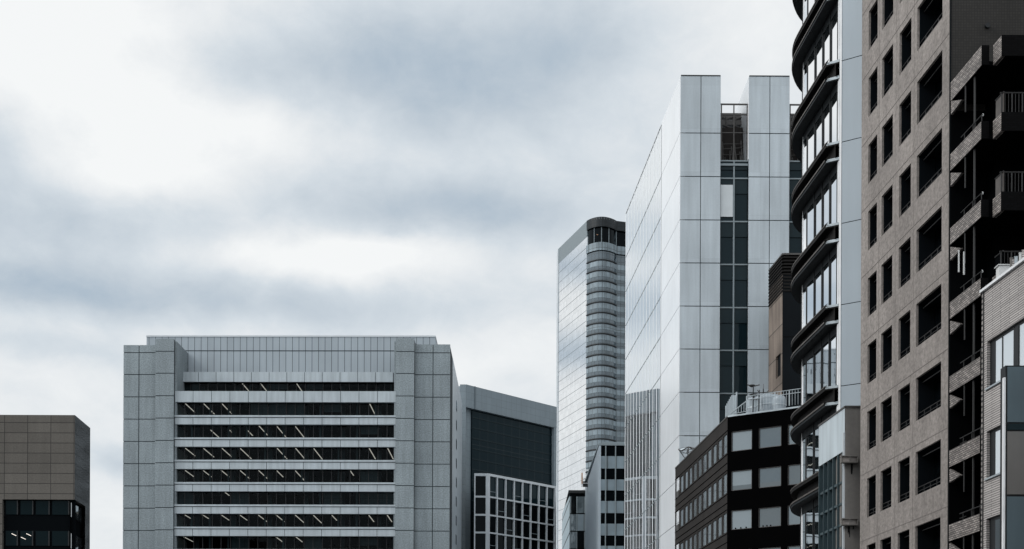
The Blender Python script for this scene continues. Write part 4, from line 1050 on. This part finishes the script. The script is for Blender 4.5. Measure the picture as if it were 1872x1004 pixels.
# ------------------------------------------------------------------ 13  pale tiled building at the right edge
def tiled():
    F = Face(1799.5, 533, 46, vx=757)
    root = thing('pale_tiled_building', 'pale tiled low building with white coping and tall windows at the right edge', 'building', tuple(F.P(4, 0, -4)))
    zt = F.z(1799.5, 533); u1 = F.u(2120, 500)
    z1t, z1b = F.z(1804, 625), F.z(1808, 708.5); z2t, z2b = F.z(1804.5, 788.6), F.z(1804.5, 875); z3t, z3b = F.z(1804.5, 948), F.z(1804.5, 1032)
    a = F.u(1804.3, 700); ops = [(a, u1-.5, z1b, z1t), (a, u1-.5, z2b, z2t), (a, u1-.5, z3b, z3t)]
    MB().wall(F, 0, u1, 0, zt, ops, .16).build('wall', M['tile_pale'], root)
    MB().box(F, -.14, 0.0, 0, zt-.02, -.5, .03).build('corner_quoin', M['brick_corner'], root)
    MB().box(F, -.2, u1, zt, zt+.09, -.5, .09).build('coping', M['white_paint'], root)
    MB().prism([tuple(F.P(.1, 0, -.8)[:2]), tuple(F.P(u1, 0, -.8)[:2]), tuple(F.P(u1, 0, -9)[:2]), tuple(F.P(.1, 0, -9)[:2])], 0, zt-.5).build('body', M['black_wall'], root)
    MB().box(F, -.1, 0, 0, zt-.1, -9, -.5).build('party_wall', M['void'], root)
    for (lo, hi, dark) in ((z1b, z1t, 0), (z2b, z2t, 0), (z3b, z3t, 1)):
        xs = [F.u(x, 700) for x in ((1815, 1828, 1849, 1858, 1885, 1925, 1960, 2010) if lo == z1b else (1815, 1829, 1849, 1858, 1885, 1925, 1960, 2010))]
        m = M['glass_black'] if dark else glass('pale_curtained_glass', (.62, .68, .72), f0=.12, tint=(.9, .95, 1), wav=.004)
        for i in range(len(xs)-1):
            if i == 2: continue
            w = box1(F, xs[i]+.02, xs[i+1]-.02, lo+.05, hi-.1, -.16, -.10).build('window', m, root)
            MB().box(F, xs[i+1]-.03, xs[i+1]+.03, lo+.02, hi-.05, -.16, -.08).build('frame', M['dark_frame'], w)
        f = MB().box(F, a, xs[0], lo, hi, -.20, -.11); f.box(F, xs[0], u1-.5, hi-.12, hi, -.20, -.09); f.box(F, xs[2], xs[3], lo, hi-.12, -.20, -.07)
        f.build('dark_jamb', M['dark_frame'], root)
        MB().box(F, a-.05, u1-.5, lo-.06, lo, -.3, .06).build('sill', M['galv'], root)
    # projecting sign
    Y = 42.0; E = Face(1838.5, 700, Y, d=(1, 0)); e1 = E.u(1900, 700)
    yb = lambda y: E.z(1845, y)
    s = thing('projecting_sign', 'tall blank projecting sign box with teal and grey boards and white edge', 'sign', tuple(E.P(e1/2, 1, -.2)))
    MB().box(E, 0, e1, 3.2, yb(668), -.45, -.02).build('sign_box', M['dark_frame'], s)
    MB().box(E, -.06, -.0, 3.2, yb(690), -.13, .0).build('edge_strip', M['white_paint'], s)
    for (t, b, m) in ((671, 772, 'sign_teal'), (775, 786, 'dark_spandrel'), (789, 904, 'sign_brown'), (908, 1040, 'sign_teal')):
        MB().box(E, .06, e1-.05, yb(b), yb(t), -.02, .02).build('sign_board', M[m], s)
    # air conditioner and laundry-like clutter on the roof edge
    Fa = Face(1827, 490, 46.6, d=(1, 0)); ub = .78; zh = Fa.z(1827, 485)
    o = thing('air_conditioner', 'white outdoor air conditioner unit standing behind the white coping', 'air conditioner', tuple(Fa.P(ub/2, zh-.85, -.15)))
    MB().box(Fa, 0, ub, zh-.85, zh, -.32, 0).build('casing', M['ac_white'], o)
    MB().box(Fa, -.05, ub+.05, zh, zh+.03, -.36, .04).build('lid', M['ac_white'], o)
    cc = Fa.P(ub/2+.06, zh-.42, .0); n = Vector((0, -1, 0))
    MB().tube(cc, cc+n*.02, .31, 24).build('fan_grille', M['black_panel'], o)
    MB().tube(cc+n*.02, cc+n*.035, .07, 12).build('fan_hub', M['steel'], o)
    for k, (px, py, wd, m) in enumerate(((1847, 472, .09, 'taupe'), (1851, 474, .06, 'tile_pale'), (1855, 470, .10, 'galv'), (1863, 463, .08, 'ac_white'), (1868, 458, .12, 'tile_pale'))):
        Fb = Face(px, py, 45.6-.22*k, d=(1, -.1*k)); h = Fb.z(px, py); z_ = zt-.3
        q = MB().box(Fb, 0, wd, z_, h, -.04, 0).box(Fb, -.01, wd+.01, h, h+.02, -.05, .01).build('roof_post', M[m]); tag(q, ('short dull brown post next to the air conditioner', 'thin cream post, second from the air conditioner', 'grey metal post in the middle of the posts beside the air conditioner', 'slim white post, fourth from the air conditioner', 'tallest cream post at the edge of the photo, farthest from the air conditioner')[k], 'post', 'posts on the tiled building roof')
tiled()
